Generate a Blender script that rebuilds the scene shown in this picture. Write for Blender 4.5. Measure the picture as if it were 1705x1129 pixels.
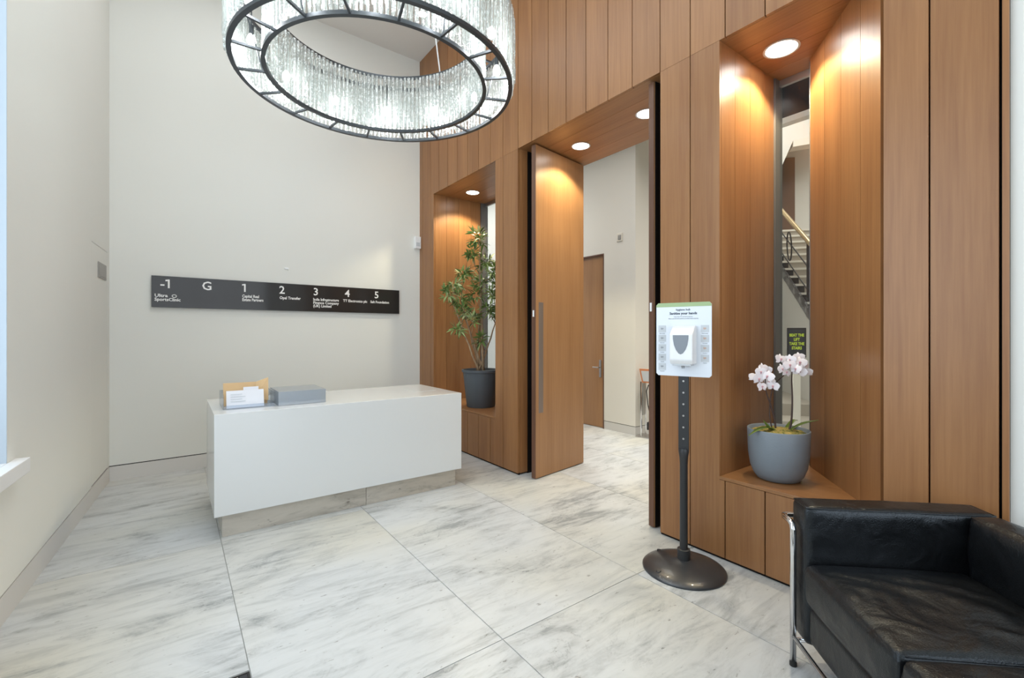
import bpy, bmesh, math, random
from mathutils import Vector, Matrix, noise
random.seed(7)
PI = math.pi
SC = bpy.context.scene
COL = SC.collection
for _o in list(bpy.data.objects):
    bpy.data.objects.remove(_o)

# ------------------------------------------------------------ camera
# room frame: X runs along the timber wall (towards -X is away), Y points into that wall, Z up
cam_d = bpy.data.cameras.new('camera')
cam = bpy.data.objects.new('camera', cam_d)
COL.objects.link(cam)
cam.location = (0, 0, 1.35)
cam.rotation_euler = (math.radians(90), 0, math.radians(53.578))
cam_d.sensor_width = 36.0
cam_d.lens = 761.0 / 1705.0 * 36.0
cam_d.shift_y = -10.0 / 1705.0
cam_d.clip_start = 0.05
SC.camera = cam

# ------------------------------------------------------------ world, exposure
SC.view_settings.view_transform = 'Standard'
SC.view_settings.look = 'None'
SC.view_settings.exposure = 0.0
SC.view_settings.gamma = 1.0
SC.view_settings.use_curve_mapping = False
w = bpy.data.worlds.new('sky')
SC.world = w
w.use_nodes = True
bg = w.node_tree.nodes['Background']
bg.inputs[0].default_value = (0.80, 0.90, 1.0, 1)
bg.inputs[1].default_value = 1.0


def area(name, loc, rot, sx, sy, power, color, spread=180):
    l = bpy.data.lights.new(name, 'AREA')
    l.shape = 'RECTANGLE'
    l.size, l.size_y = sx, sy
    l.energy = power
    l.color = color
    l.spread = math.radians(spread)
    o = bpy.data.objects.new(name, l)
    COL.objects.link(o)
    o.location = loc
    o.rotation_euler = rot
    return o


# daylight through the street windows (left wall and entrance glazing behind the camera)
area('window_daylight', (-1.7, -1.02, 2.2), (math.radians(-90), 0, math.radians(180 - 3.8)), 2.6, 2.7, 62, (0.82, 0.91, 1.0))
area('entrance_daylight', (2.50, 1.0, 1.9), (0, math.radians(90), 0), 3.2, 3.0, 74, (0.88, 0.94, 1.0))
# unseen fill lights added under the reception, lobby and stair hall ceilings
area('reception_ceiling_glow', (-2.6, 0.7, 4.90), (0, 0, 0), 4.6, 1.6, 58, (0.93, 0.97, 1.0))
area('lobby_ceiling_glow', (-3.2, 4.15, 4.12), (0, 0, 0), 4.6, 1.0, 42, (1.0, 0.97, 0.92), 105)
area('far_lobby_ceiling_glow', (-1.7, 5.5, 4.12), (0, 0, 0), 2.8, 1.8, 48, (1.0, 0.96, 0.89), 120)
area('left_lobby_ceiling_glow', (-6.7, 4.15, 4.12), (0, 0, 0), 2.4, 1.0, 45, (1.0, 0.97, 0.92), 120)
area('stair_hall_ceiling_glow', (-3.0, 8.6, 6.7), (0, 0, 0), 3.0, 3.0, 170, (1.0, 0.95, 0.87))


def spot(name, loc, power, color, angle=110, blend=0.35, rot=(0, 0, 0), rad=0.05):
    l = bpy.data.lights.new(name, 'SPOT')
    l.energy = power
    l.color = color
    l.spot_size = math.radians(angle)
    l.spot_blend = blend
    l.shadow_soft_size = rad
    o = bpy.data.objects.new(name, l)
    COL.objects.link(o)
    o.location = loc
    o.rotation_euler = rot
    return o


# ------------------------------------------------------------ materials
def mat(name, color=(0.8, 0.8, 0.8), rough=0.5, metal=0.0, spec=0.5, coat=0.0, emit=None, estr=0.0):
    m = bpy.data.materials.new(name)
    m.use_nodes = True
    b = m.node_tree.nodes['Principled BSDF']
    b.inputs['Base Color'].default_value = (*color, 1)
    b.inputs['Roughness'].default_value = rough
    b.inputs['Metallic'].default_value = metal
    b.inputs['Specular IOR Level'].default_value = spec
    b.inputs['Coat Weight'].default_value = coat
    if emit:
        b.inputs['Emission Color'].default_value = (*emit, 1)
        b.inputs['Emission Strength'].default_value = estr
    return m


def N(m, t, **kw):
    n = m.node_tree.nodes.new(t)
    for k, v in kw.items():
        if k.startswith('i_'):
            n.inputs[int(k[2:])].default_value = v
        else:
            setattr(n, k, v)
    return n


def L(m, a, b):
    m.node_tree.links.new(a, b)


def ramp(m, fac, stops):
    r = N(m, 'ShaderNodeValToRGB')
    e = r.color_ramp.elements
    while len(e) < len(stops):
        e.new(0.5)
    for k, (p, c) in enumerate(stops):
        e[k].position = p
        e[k].color = (*c, 1) if len(c) == 3 else c
    L(m, fac, r.inputs[0])
    return r.outputs[0]


def noise_tex(m, scale_vec, scale=1.0, detail=4, rough=0.55, offset=None, dist=0.0):
    geo = N(m, 'ShaderNodeNewGeometry')
    mp = N(m, 'ShaderNodeMapping')
    mp.inputs['Scale'].default_value = scale_vec
    L(m, geo.outputs['Position'], mp.inputs['Vector'])
    if offset:
        L(m, offset, mp.inputs['Location'])
    t = N(m, 'ShaderNodeTexNoise')
    t.inputs['Scale'].default_value = scale
    t.inputs['Detail'].default_value = detail
    t.inputs['Roughness'].default_value = rough
    t.inputs['Distortion'].default_value = dist
    L(m, mp.outputs[0], t.inputs['Vector'])
    return t.outputs['Fac']


def rnd_offset(m, amount=20.0):
    oi = N(m, 'ShaderNodeObjectInfo')
    v = N(m, 'ShaderNodeVectorMath', operation='SCALE')
    v.inputs[3].default_value = amount
    c = N(m, 'ShaderNodeCombineXYZ')
    L(m, oi.outputs['Random'], c.inputs[0])
    L(m, oi.outputs['Random'], c.inputs[1])
    L(m, oi.outputs['Random'], c.inputs[2])
    L(m, c.outputs[0], v.inputs[0])
    return v.outputs[0], oi.outputs['Random']


def add_bump(m, fac, strength=0.2, dist=0.01):
    b = N(m, 'ShaderNodeBump')
    b.inputs['Strength'].default_value = strength
    b.inputs['Distance'].default_value = dist
    L(m, fac, b.inputs['Height'])
    L(m, b.outputs[0], m.node_tree.nodes['Principled BSDF'].inputs['Normal'])


def wood(name, axis='Z', dark=(0.245, 0.105, 0.038), light=(0.345, 0.164, 0.063), rough=0.36):
    m = mat(name, rough=rough, spec=0.5)
    off, rnd = rnd_offset(m, 30)
    sc = {'Z': (70, 70, 2.2), 'X': (2.2, 70, 70)}[axis]
    sc2 = {'Z': (9, 9, 0.7), 'X': (0.7, 9, 9)}[axis]
    n1 = noise_tex(m, sc, 1.0, 5, 0.6, off)
    n2 = noise_tex(m, sc2, 1.0, 3, 0.5, off)
    mx = N(m, 'ShaderNodeMix', data_type='FLOAT')
    mx.inputs[0].default_value = 0.5
    L(m, n1, mx.inputs[2])
    L(m, n2, mx.inputs[3])
    c = ramp(m, mx.outputs[0], [(0.34, dark), (0.64, light)])
    hs = N(m, 'ShaderNodeHueSaturation')
    mr = N(m, 'ShaderNodeMapRange')
    mr.inputs[3].default_value = 0.94
    mr.inputs[4].default_value = 1.06
    L(m, rnd, mr.inputs[0])
    L(m, mr.outputs[0], hs.inputs['Value'])
    L(m, c, hs.inputs['Color'])
    L(m, hs.outputs[0], m.node_tree.nodes['Principled BSDF'].inputs['Base Color'])
    add_bump(m, n1, 0.05, 0.002)
    return m


def stone(name, base=(0.585, 0.605, 0.615), vein=(0.20, 0.215, 0.22), warm=(0.58, 0.555, 0.46), rough=0.32, cloud=1.0):
    m = mat(name, rough=rough, spec=0.4)
    off, rnd = rnd_offset(m, 9)
    # long streaks run along Y with soft grey clouds, thin cracks and fine pits
    n1 = noise_tex(m, (2.6, 1.15, 3.0), 1.0, 9, 0.70, off, 1.2)
    n2 = noise_tex(m, (15, 2.6, 12), 1.0, 7, 0.68, off, 0.8)
    n3 = noise_tex(m, (0.9, 0.6, 1.0), 1.0, 2, 0.5, off)
    n4 = noise_tex(m, (42, 15, 40), 1.0, 4, 0.65, off)
    n5 = noise_tex(m, (4.0, 2.0, 4.0), 1.0, 6, 0.62, off, 1.6)
    cl = ramp(m, n1, [(0.34, (1, 1, 1)), (0.42, (0.45, 0.45, 0.45)), (0.52, (0, 0, 0))])
    brk = ramp(m, n2, [(0.30, (1, 1, 1)), (0.62, (0.25, 0.25, 0.25))])
    mul = N(m, 'ShaderNodeMath', operation='MULTIPLY')
    L(m, cl, mul.inputs[0])
    L(m, brk, mul.inputs[1])
    st = ramp(m, n2, [(0.36, (0.40, 0.40, 0.40)), (0.50, (0.06, 0.08, 0.08)), (0.60, (0, 0, 0))])
    ck = ramp(m, n5, [(0.488, (0, 0, 0)), (0.499, (0.65, 0.65, 0.65)), (0.510, (0, 0, 0))])
    ckm = N(m, 'ShaderNodeMath', operation='MULTIPLY')
    L(m, ck, ckm.inputs[0])
    L(m, cl, ckm.inputs[1])
    a1 = N(m, 'ShaderNodeMath', operation='ADD')
    L(m, mul.outputs[0], a1.inputs[0])
    L(m, st, a1.inputs[1])
    a2 = N(m, 'ShaderNodeMath', operation='ADD', use_clamp=True)
    L(m, a1.outputs[0], a2.inputs[0])
    L(m, ckm.outputs[0], a2.inputs[1])
    ml = N(m, 'ShaderNodeMath', operation='MULTIPLY')
    ml.inputs[1].default_value = 0.78 * cloud
    L(m, a2.outputs[0], ml.inputs[0])
    wm = N(m, 'ShaderNodeMix', data_type='RGBA')
    wf = ramp(m, n3, [(0.45, (0, 0, 0)), (0.68, (0.6, 0.6, 0.6))])
    L(m, wf, wm.inputs[0])
    wm.inputs[6].default_value = (*base, 1)
    wm.inputs[7].default_value = (*warm, 1)
    fin = N(m, 'ShaderNodeMix', data_type='RGBA')
    L(m, ml.outputs[0], fin.inputs[0])
    L(m, wm.outputs[2], fin.inputs[6])
    fin.inputs[7].default_value = (*vein, 1)
    pit = ramp(m, n4, [(0.29, (0.35, 0.34, 0.32)), (0.35, (1, 1, 1))])
    pm = N(m, 'ShaderNodeMix', data_type='RGBA', blend_type='MULTIPLY')
    pm.inputs[0].default_value = 0.75
    L(m, fin.outputs[2], pm.inputs[6])
    L(m, pit, pm.inputs[7])
    L(m, pm.outputs[2], m.node_tree.nodes['Principled BSDF'].inputs['Base Color'])
    return m


def plaster(name, color, rough=0.75):
    m = mat(name, color, rough, spec=0.25)
    n = noise_tex(m, (30, 30, 30), 1.0, 3)
    add_bump(m, n, 0.04, 0.004)
    n2 = noise_tex(m, (0.6, 0.6, 0.6), 1.0, 2)
    c = ramp(m, n2, [(0.3, tuple(x * 0.97 for x in color)), (0.7, color)])
    L(m, c, m.node_tree.nodes['Principled BSDF'].inputs['Base Color'])
    return m


def glass(name, tint=(0.95, 0.98, 1.0), refl=0.10, rough=0.0, mixdiff=0.0, diffcol=(0.5, 0.55, 0.6)):
    m = bpy.data.materials.new(name)
    m.use_nodes = True
    nt = m.node_tree
    nt.nodes.clear()
    out = nt.nodes.new('ShaderNodeOutputMaterial')
    tr = nt.nodes.new('ShaderNodeBsdfTransparent')
    tr.inputs[0].default_value = (*tint, 1)
    gl = nt.nodes.new('ShaderNodeBsdfGlossy')
    gl.inputs['Roughness'].default_value = rough
    lw = nt.nodes.new('ShaderNodeFresnel')
    lw.inputs[0].default_value = 1.45
    ad = nt.nodes.new('ShaderNodeMath')
    ad.operation = 'ADD'
    ad.use_clamp = True
    ad.inputs[1].default_value = refl - 0.04
    nt.links.new(lw.outputs[0], ad.inputs[0])
    # thin sheet: only the outward side of each face reflects (no false inner total reflection)
    ge = nt.nodes.new('ShaderNodeNewGeometry')
    inv = nt.nodes.new('ShaderNodeMath')
    inv.operation = 'MULTIPLY_ADD'
    inv.inputs[1].default_value = -1.0
    inv.inputs[2].default_value = 1.0
    nt.links.new(ge.outputs['Backfacing'], inv.inputs[0])
    fm = nt.nodes.new('ShaderNodeMath')
    fm.operation = 'MULTIPLY'
    nt.links.new(ad.outputs[0], fm.inputs[0])
    nt.links.new(inv.outputs[0], fm.inputs[1])
    mx = nt.nodes.new('ShaderNodeMixShader')
    nt.links.new(fm.outputs[0], mx.inputs[0])
    base = tr.outputs[0]
    if mixdiff:
        df = nt.nodes.new('ShaderNodeBsdfTranslucent')
        d2 = nt.nodes.new('ShaderNodeBsdfDiffuse')
        df.inputs[0].default_value = (*diffcol, 1)
        d2.inputs[0].default_value = (*diffcol, 1)
        mm = nt.nodes.new('ShaderNodeMixShader')
        nt.links.new(df.outputs[0], mm.inputs[1])
        nt.links.new(d2.outputs[0], mm.inputs[2])
        m3 = nt.nodes.new('ShaderNodeMixShader')
        m3.inputs[0].default_value = mixdiff
        nt.links.new(tr.outputs[0], m3.inputs[1])
        nt.links.new(mm.outputs[0], m3.inputs[2])
        base = m3.outputs[0]
    nt.links.new(base, mx.inputs[1])
    nt.links.new(gl.outputs[0], mx.inputs[2])
    nt.links.new(mx.outputs[0], out.inputs[0])
    return m, gl


M = {}
M['wood'] = wood('timber_vertical_grain')
M['woodx'] = wood('timber_horizontal_grain', 'X')
M['wood_door'] = wood('timber_door_leaf', 'Z', (0.30, 0.148, 0.060), (0.37, 0.195, 0.085), 0.36)
M['wood_dark'] = wood('timber_dark_edge', 'Z', (0.10, 0.045, 0.025), (0.15, 0.07, 0.04), 0.45)
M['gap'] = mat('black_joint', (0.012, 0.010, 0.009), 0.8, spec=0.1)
M['wall'] = plaster('warm_white_paint', (0.79, 0.795, 0.755))
M['wall2'] = plaster('lobby_white_paint', (0.80, 0.775, 0.71))
M['skirt'] = mat('pale_stone_skirting', (0.68, 0.665, 0.64), 0.5)
M['ceil'] = plaster('ceiling_paint', (0.74, 0.72, 0.69))
M['stone'] = stone('veined_travertine')
M['plinth'] = stone('honed_travertine_plinth', (0.54, 0.50, 0.435), (0.18, 0.16, 0.13), (0.50, 0.43, 0.34), 0.28, 1.1)
M['grout'] = mat('grey_grout', (0.40, 0.40, 0.38), 0.8)
M['desk'] = mat('white_solid_surface', (0.655, 0.668, 0.665), 0.22, spec=0.5, coat=0.3)
M['desktop'] = M['desk']
M['black'] = mat('black_powder_coat', (0.02, 0.021, 0.023), 0.45)
M['iron'] = mat('black_cast_base', (0.022, 0.025, 0.030), 0.33, metal=0.0, spec=0.6, coat=0.3)
M['darkmetal'] = mat('gunmetal_frame', (0.075, 0.085, 0.095), 0.35, metal=0.6)
M['chrome'] = mat('polished_chrome', (0.75, 0.76, 0.78), 0.12, metal=1.0)
M['steel'] = mat('brushed_steel', (0.48, 0.46, 0.44), 0.35, metal=0.9)
M['bronze'] = mat('brushed_bronze_pull', (0.26, 0.21, 0.185), 0.4, metal=0.5)
M['frame'] = mat('grey_window_frame', (0.16, 0.15, 0.145), 0.4, metal=0.3)
M['white'] = mat('white_plastic', (0.84, 0.85, 0.86), 0.32)
M['paper'] = mat('white_paper', (0.72, 0.73, 0.77), 0.6)
M['kraft'] = mat('kraft_card', (0.62, 0.42, 0.22), 0.7)
M['orange_card'] = mat('orange_card', (0.60, 0.23, 0.10), 0.6)
M['grey_window'] = mat('grey_dispenser_window', (0.20, 0.22, 0.25), 0.25)
M['poster'] = mat('pale_blue_white_board', (0.72, 0.76, 0.82), 0.28, coat=0.3)
M['green_strip'] = mat('sage_green_strip', (0.36, 0.48, 0.25), 0.5)
M['ink'] = mat('dark_print', (0.10, 0.12, 0.15), 0.6)
M['ink_light'] = mat('grey_print', (0.34, 0.36, 0.39), 0.6)
M['icon'] = mat('icon_grey', (0.56, 0.59, 0.62), 0.5)
M['skin_print'] = mat('tan_print', (0.55, 0.40, 0.33), 0.6)
M['sign_black'] = mat('gloss_black_acrylic', (0.030, 0.028, 0.027), 0.10, spec=0.28)
M['letter'] = mat('white_vinyl_letters', (0.85, 0.85, 0.84), 0.5)
M['lime'] = mat('lime_letters', (0.50, 0.62, 0.05), 0.5, emit=(0.5, 0.65, 0.05), estr=0.25)
M['plate'] = mat('grey_plate', (0.34, 0.33, 0.31), 0.5)
M['beige_riser'] = mat('beige_stone_riser', (0.40, 0.36, 0.30), 0.6)
M['nosing'] = mat('pale_stone_nosing', (0.78, 0.74, 0.65), 0.5)
M['string'] = mat('grey_stair_string', (0.40, 0.39, 0.38), 0.5)
M['brass'] = mat('satin_brass', (0.80, 0.60, 0.34), 0.25, metal=0.7)
M['brown_panel'] = mat('brown_lacquered_panel', (0.17, 0.095, 0.06), 0.5)
M['bulk'] = mat('smoked_dark_glass', (0.03, 0.032, 0.035), 0.15)
M['rubber'] = mat('black_rubber', (0.015, 0.015, 0.015), 0.7)
M['matpile'] = mat('charcoal_mat_pile', (0.035, 0.036, 0.04), 0.95)
M['alu'] = mat('aluminium_strip', (0.55, 0.55, 0.55), 0.35, metal=0.8)
M['lamp'] = mat('lit_lens', (1, 1, 1), 0.4, emit=(1.0, 0.95, 0.88), estr=22.0)
M['bulb'] = mat('lit_bulb', (1, 1, 1), 0.4, emit=(1.0, 0.98, 0.94), estr=45.0)
M['trimring'] = mat('white_lamp_ring', (0.55, 0.56, 0.57), 0.35, metal=0.2)
M['glass'], _ = glass('clear_glass')
M['acrylic'], _ = glass('clear_acrylic', (0.86, 0.90, 0.95), 0.10, 0.05, 0.10, (0.5, 0.55, 0.6))
M['smoke'], _ = glass('frosted_grey_acrylic', (0.70, 0.75, 0.80), 0.10, 0.15, 0.55, (0.74, 0.77, 0.80))
# textured crystal rods
m, gl = glass('hammered_crystal', (0.92, 0.95, 0.94), 0.30, 0.12, 0.34, (0.64, 0.67, 0.66))
nn = m.node_tree.nodes
bp = nn.new('ShaderNodeBump'); bp.inputs['Strength'].default_value = 0.9; bp.inputs['Distance'].default_value = 0.02
g_ = nn.new('ShaderNodeNewGeometry'); mp_ = nn.new('ShaderNodeMapping'); mp_.inputs['Scale'].default_value = (45, 45, 22)
tx_ = nn.new('ShaderNodeTexNoise'); tx_.inputs['Scale'].default_value = 1.0; tx_.inputs['Detail'].default_value = 3
m.node_tree.links.new(g_.outputs['Position'], mp_.inputs[0]); m.node_tree.links.new(mp_.outputs[0], tx_.inputs['Vector'])
m.node_tree.links.new(tx_.outputs['Fac'], bp.inputs['Height']); m.node_tree.links.new(bp.outputs[0], gl.inputs['Normal'])
M['crystal'] = m
# pots
for nm, c in (('pot_blue', (0.185, 0.215, 0.245)), ('pot_dark', (0.085, 0.10, 0.115))):
    m = mat(nm, c, 0.55)
    add_bump(m, noise_tex(m, (140, 140, 140), 1, 2), 0.25, 0.003)
    M[nm] = m
M['soil'] = mat('dark_soil', (0.03, 0.022, 0.016), 0.95)
m = mat('moss', (0.30, 0.25, 0.06), 0.95)
L(m, ramp(m, noise_tex(m, (60, 60, 60), 1, 4), [(0.35, (0.10, 0.11, 0.02)), (0.5, (0.34, 0.28, 0.06)), (0.7, (0.50, 0.33, 0.12))]), m.node_tree.nodes['Principled BSDF'].inputs['Base Color'])
M['moss'] = m
m = mat('foliage', (0.10, 0.2, 0.04), 0.35)
_o, _r = rnd_offset(m, 1)
L(m, ramp(m, _r, [(0.0, (0.06, 0.11, 0.03)), (0.4, (0.15, 0.24, 0.06)), (0.75, (0.28, 0.38, 0.12)), (1.0, (0.60, 0.65, 0.38))]), m.node_tree.nodes['Principled BSDF'].inputs['Base Color'])
M['leaf'] = m
M['orchid_leaf'] = mat('orchid_leaf_green', (0.13, 0.19, 0.035), 0.35)
m = mat('bark', (0.30, 0.20, 0.12), 0.8)
L(m, ramp(m, noise_tex(m, (40, 40, 9), 1, 4), [(0.3, (0.17, 0.11, 0.06)), (0.7, (0.48, 0.33, 0.20))]), m.node_tree.nodes['Principled BSDF'].inputs['Base Color'])
M['bark'] = m
M['stem'] = mat('dark_orchid_stem', (0.06, 0.035, 0.03), 0.5)
M['petal'] = mat('pink_white_petal', (0.88, 0.83, 0.86), 0.5)
M['petal_c'] = mat('rose_orchid_lip', (0.62, 0.34, 0.38), 0.5)
m = mat('black_leather', (0.006, 0.0064, 0.0072), 0.33, spec=0.5, coat=0.0)
m.node_tree.nodes['Principled BSDF'].inputs['Specular Tint'].default_value = (0.80, 0.90, 1.0, 1)
na = noise_tex(m, (8, 8, 8), 1, 2.5, 0.45, None, 0.6)
nb = noise_tex(m, (220, 220, 220), 1, 2)
ad_ = N(m, 'ShaderNodeMath', operation='MULTIPLY_ADD'); ad_.inputs[1].default_value = 0.10
L(m, nb, ad_.inputs[0]); L(m, na, ad_.inputs[2])
add_bump(m, ad_.outputs[0], 0.42, 0.03)
M['leather'] = m
M['tray_blue'] = mat('window_reveal_paint', (0.44, 0.50, 0.55), 0.6)  # bluish cast of the daylight put into the reveal's colour


# ------------------------------------------------------------ geometry helpers
class MB:
    def __init__(s):
        s.v, s.f = [], []

    def add(s, vs, fs):
        k = len(s.v)
        s.v += [tuple(v) for v in vs]
        s.f += [tuple(i + k for i in f) for f in fs]
        return s

    def box(s, x0, x1, y0, y1, z0, z1):
        x0, x1 = min(x0, x1), max(x0, x1)
        y0, y1 = min(y0, y1), max(y0, y1)
        z0, z1 = min(z0, z1), max(z0, z1)
        return s.add([(x0, y0, z0), (x1, y0, z0), (x1, y1, z0), (x0, y1, z0), (x0, y0, z1), (x1, y0, z1), (x1, y1, z1), (x0, y1, z1)],
                     [(0, 3, 2, 1), (4, 5, 6, 7), (0, 1, 5, 4), (1, 2, 6, 5), (2, 3, 7, 6), (3, 0, 4, 7)])

    def ext(s, pts, vec):
        """extrude planar 3D polygon by vec"""
        n = len(pts)
        P = [Vector(p) for p in pts]
        V = Vector(vec)
        nrm = Vector((0, 0, 0))
        for i in range(n):
            nrm += P[i].cross(P[(i + 1) % n])
        if nrm.dot(V) > 0:
            P.reverse()
        vs = P + [p + V for p in P]
        fs = [tuple(range(n)), tuple(range(2 * n - 1, n - 1, -1))]
        for i in range(n):
            j = (i + 1) % n
            fs.append((i, i + n, j + n, j))
        return s.add(vs, fs)

    def prism(s, poly, z0, z1):
        return s.ext([(x, y, z0) for x, y in poly], (0, 0, z1 - z0))

    def tube(s, path, r, seg=10, closed=False, r2=None):
        P = [Vector(p) for p in path]
        n = len(P)
        rings = []
        up = Vector((0, 0, 1))
        prev = None
        for i in range(n):
            if closed:
                d = P[(i + 1) % n] - P[i - 1]
            else:
                d = P[min(i + 1, n - 1)] - P[max(i - 1, 0)]
            d.normalize()
            if prev is None:
                a = up if abs(d.z) < 0.95 else Vector((1, 0, 0))
                x = d.cross(a).normalized()
            else:
                x = (prev - d * prev.dot(d)).normalized()
            prev = x
            y = d.cross(x)
            rr = r if r2 is None else r + (r2 - r) * i / (n - 1)
            rings.append([P[i] + (x * math.cos(2 * PI * k / seg) + y * math.sin(2 * PI * k / seg)) * rr for k in range(seg)])
        vs = [p for ring in rings for p in ring]
        fs = []
        for i in range(n if closed else n - 1):
            a, b = i * seg, ((i + 1) % n) * seg
            for k in range(seg):
                k2 = (k + 1) % seg
                fs.append((a + k, a + k2, b + k2, b + k))
        if not closed:
            fs.append(tuple(range(seg - 1, -1, -1)))
            fs.append(tuple(range((n - 1) * seg, n * seg)))
        return s.add(vs, fs)

    def lathe(s, prof, c=(0, 0, 0), seg=40):
        """profile list of (r, z), bottom up, r=0 closes"""
        vs, fs, idx = [], [], []
        for r, z in prof:
            if r < 1e-6:
                idx.append([len(vs)])
                vs.append((c[0], c[1], c[2] + z))
            else:
                idx.append(list(range(len(vs), len(vs) + seg)))
                for k in range(seg):
                    a = 2 * PI * k / seg
                    vs.append((c[0] + r * math.cos(a), c[1] + r * math.sin(a), c[2] + z))
        for i in range(len(prof) - 1):
            A, B = idx[i], idx[i + 1]
            for k in range(seg):
                k2 = (k + 1) % seg
                if len(A) == 1 and len(B) == 1:
                    continue
                if len(A) == 1:
                    fs.append((A[0], B[k2], B[k]))
                elif len(B) == 1:
                    fs.append((A[k], A[k2], B[0]))
                else:
                    fs.append((A[k], A[k2], B[k2], B[k]))
        return s.add(vs, fs)

    def build(s, name, m, parent=None, smooth=False, loc=None, rot=None, bevel=0, bseg=2, fix=False):
        me = bpy.data.meshes.new(name)
        me.from_pydata(s.v, [], s.f)
        if fix or smooth:
            bm = bmesh.new()
            bm.from_mesh(me)
            bmesh.ops.recalc_face_normals(bm, faces=bm.faces)
            bm.to_mesh(me)
            bm.free()
        me.update()
        return link(name, me, m, parent, smooth, loc, rot, bevel, bseg)


def link(name, me, m, parent=None, smooth=False, loc=None, rot=None, bevel=0, bseg=2):
    o = bpy.data.objects.new(name, me)
    COL.objects.link(o)
    if m and not me.materials:
        me.materials.append(m)
    if parent:
        o.parent = parent
    if loc:
        o.location = loc
    if rot:
        o.rotation_euler = rot
    if smooth:
        for p in me.polygons:
            p.use_smooth = True
        if smooth != 'full':
            try:
                me.set_sharp_from_angle(angle=math.radians(40))
            except Exception:
                pass
    if bevel:
        b = o.modifiers.new('edge', 'BEVEL')
        b.width = bevel
        b.segments = bseg
        b.limit_method = 'ANGLE'
        b.angle_limit = math.radians(35)
    return o


def tag(o, label=None, cat=None, group=None, kind=None):
    if label:
        o['label'] = label
    if cat:
        o['category'] = cat
    if group:
        o['group'] = group
    if kind:
        o['kind'] = kind
    return o


def thing(name, label, cat, loc=(0, 0, 0), rz=0.0, group=None):
    o = bpy.data.objects.new(name, None)
    o.empty_display_size = 0.05
    COL.objects.link(o)
    o.location = loc
    o.rotation_euler = (0, 0, rz)
    return tag(o, label, cat, group)


def struct(name, label, bm_, m, **kw):
    return tag(bm_.build(name, m, **kw), label, None, None, 'structure')


def text(name, s, size, origin, xd, yd, m, parent, align='LEFT', depth=0.0008, bold=0.0, sx=1.0):
    c = bpy.data.curves.new(name, 'FONT')
    c.body = s
    c.size = size
    c.align_x = align
    c.extrude = depth
    c.offset = bold
    c.resolution_u = 2
    t = bpy.data.objects.new('tmp', c)
    COL.objects.link(t)
    bpy.context.view_layer.update()
    dg = bpy.context.evaluated_depsgraph_get()
    me = bpy.data.meshes.new_from_object(t.evaluated_get(dg))
    bpy.data.objects.remove(t)
    xd, yd = Vector(xd).normalized(), Vector(yd).normalized()
    zd = xd.cross(yd)
    mt = Matrix(((xd.x * sx, yd.x, zd.x, origin[0]), (xd.y * sx, yd.y, zd.y, origin[1]), (xd.z * sx, yd.z, zd.z, origin[2]), (0, 0, 0, 1)))
    me.transform(mt)
    me.materials.clear()
    me.name = name
    return link(name, me, m, parent)


def clip(poly, a, b, c):
    """keep a*x+b*y<=c"""
    out = []
    for i in range(len(poly)):
        p, q = poly[i], poly[(i + 1) % len(poly)]
        dp, dq = a * p[0] + b * p[1] - c, a * q[0] + b * q[1] - c
        if dp <= 0:
            out.append(p)
        if dp * dq < 0:
            t = dp / (dp - dq)
            out.append((p[0] + t * (q[0] - p[0]), p[1] + t * (q[1] - p[1])))
    return out


# ------------------------------------------------------------ dimensions
WY = 2.62                 # face of the timber wall
ZT, ZS = 3.10, 0.495      # head of the openings, height of the niche sills
ZC = 4.95                 # ceiling
BL = (-5.512, -0.478)     # far left corner
BR = (-5.616, WY)         # far right corner
LW = (-3.068, -0.642)     # a point of the left wall nearer the camera
dl = Vector((LW[0] - BL[0], LW[1] - BL[1])).normalized()
LEND = (BL[0] + dl.x * 8.2, BL[1] + dl.y * 8.2)


def lw(X, off=0.0):
    """point on the left wall line at a given X; off > 0 goes behind the wall"""
    t = (X - BL[0]) / dl.x
    return (X + off * dl.y, BL[1] + dl.y * t - off * dl.x)


# ------------------------------------------------------------ floor
fb = MB().box(-8.2, 3.0, -1.4, 13.2, -0.12, -0.004)
floor = struct('floor', 'pale grey veined stone floor of large square-cut slabs', fb, M['grout'])
gy = [0.242 + 0.921 * k for k in range(-1, 12)]
gx = [-1.645 + 1.84 * k for k in range(-4, 3)]
g = 0.002
nlx, nly = -dl.y, dl.x    # normal pointing into the room
for j in range(len(gy) - 1):
    for i in range(len(gx) - 1):
        x0, x1, y0, y1 = gx[i] + g, gx[i + 1] - g, gy[j] + g, gy[j + 1] - g
        poly = [(x0, y0), (x1, y0), (x1, y1), (x0, y1)]
        poly = clip(poly, -nlx, -nly, -(nlx * BL[0] + nly * BL[1]))
        pieces = [poly]
        # matwell by the entrance
        if j == 0:
            if x1 > -2.09:
                pieces = [clip(poly, 1, 0, -2.10)] if x0 < -2.10 else []
        for p in pieces:
            if len(p) >= 3:
                MB().prism(p, -0.03, 0.0).build('tile', M['stone'], floor)

# ------------------------------------------------------------ ceiling
ceil_bm = MB().box(-6.1, 3.0, -1.2, WY + 0.03, ZC, ZC + 0.12)
struct('ceiling', 'off-white painted reception ceiling seen through the chandelier ring', ceil_bm, M['ceil'])
struct('ceiling_lobby', 'white painted lobby ceiling behind the timber wall', MB().box(-8.2, 3.0, 3.45, 6.6, 4.2, 4.32).box(-8.2, 3.0, 6.6, 13.2, 6.9, 7.0), M['wall2'])

# ------------------------------------------------------------ walls
# far wall with the directory
bd = Vector((BR[0] - BL[0], BR[1] - BL[1])).normalized()
bn = Vector((bd.y, -bd.x))


def bw(t, off=0.0):
    return (BL[0] + bd.x * t - bn.x * off, BL[1] + bd.y * t - bn.y * off)


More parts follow.
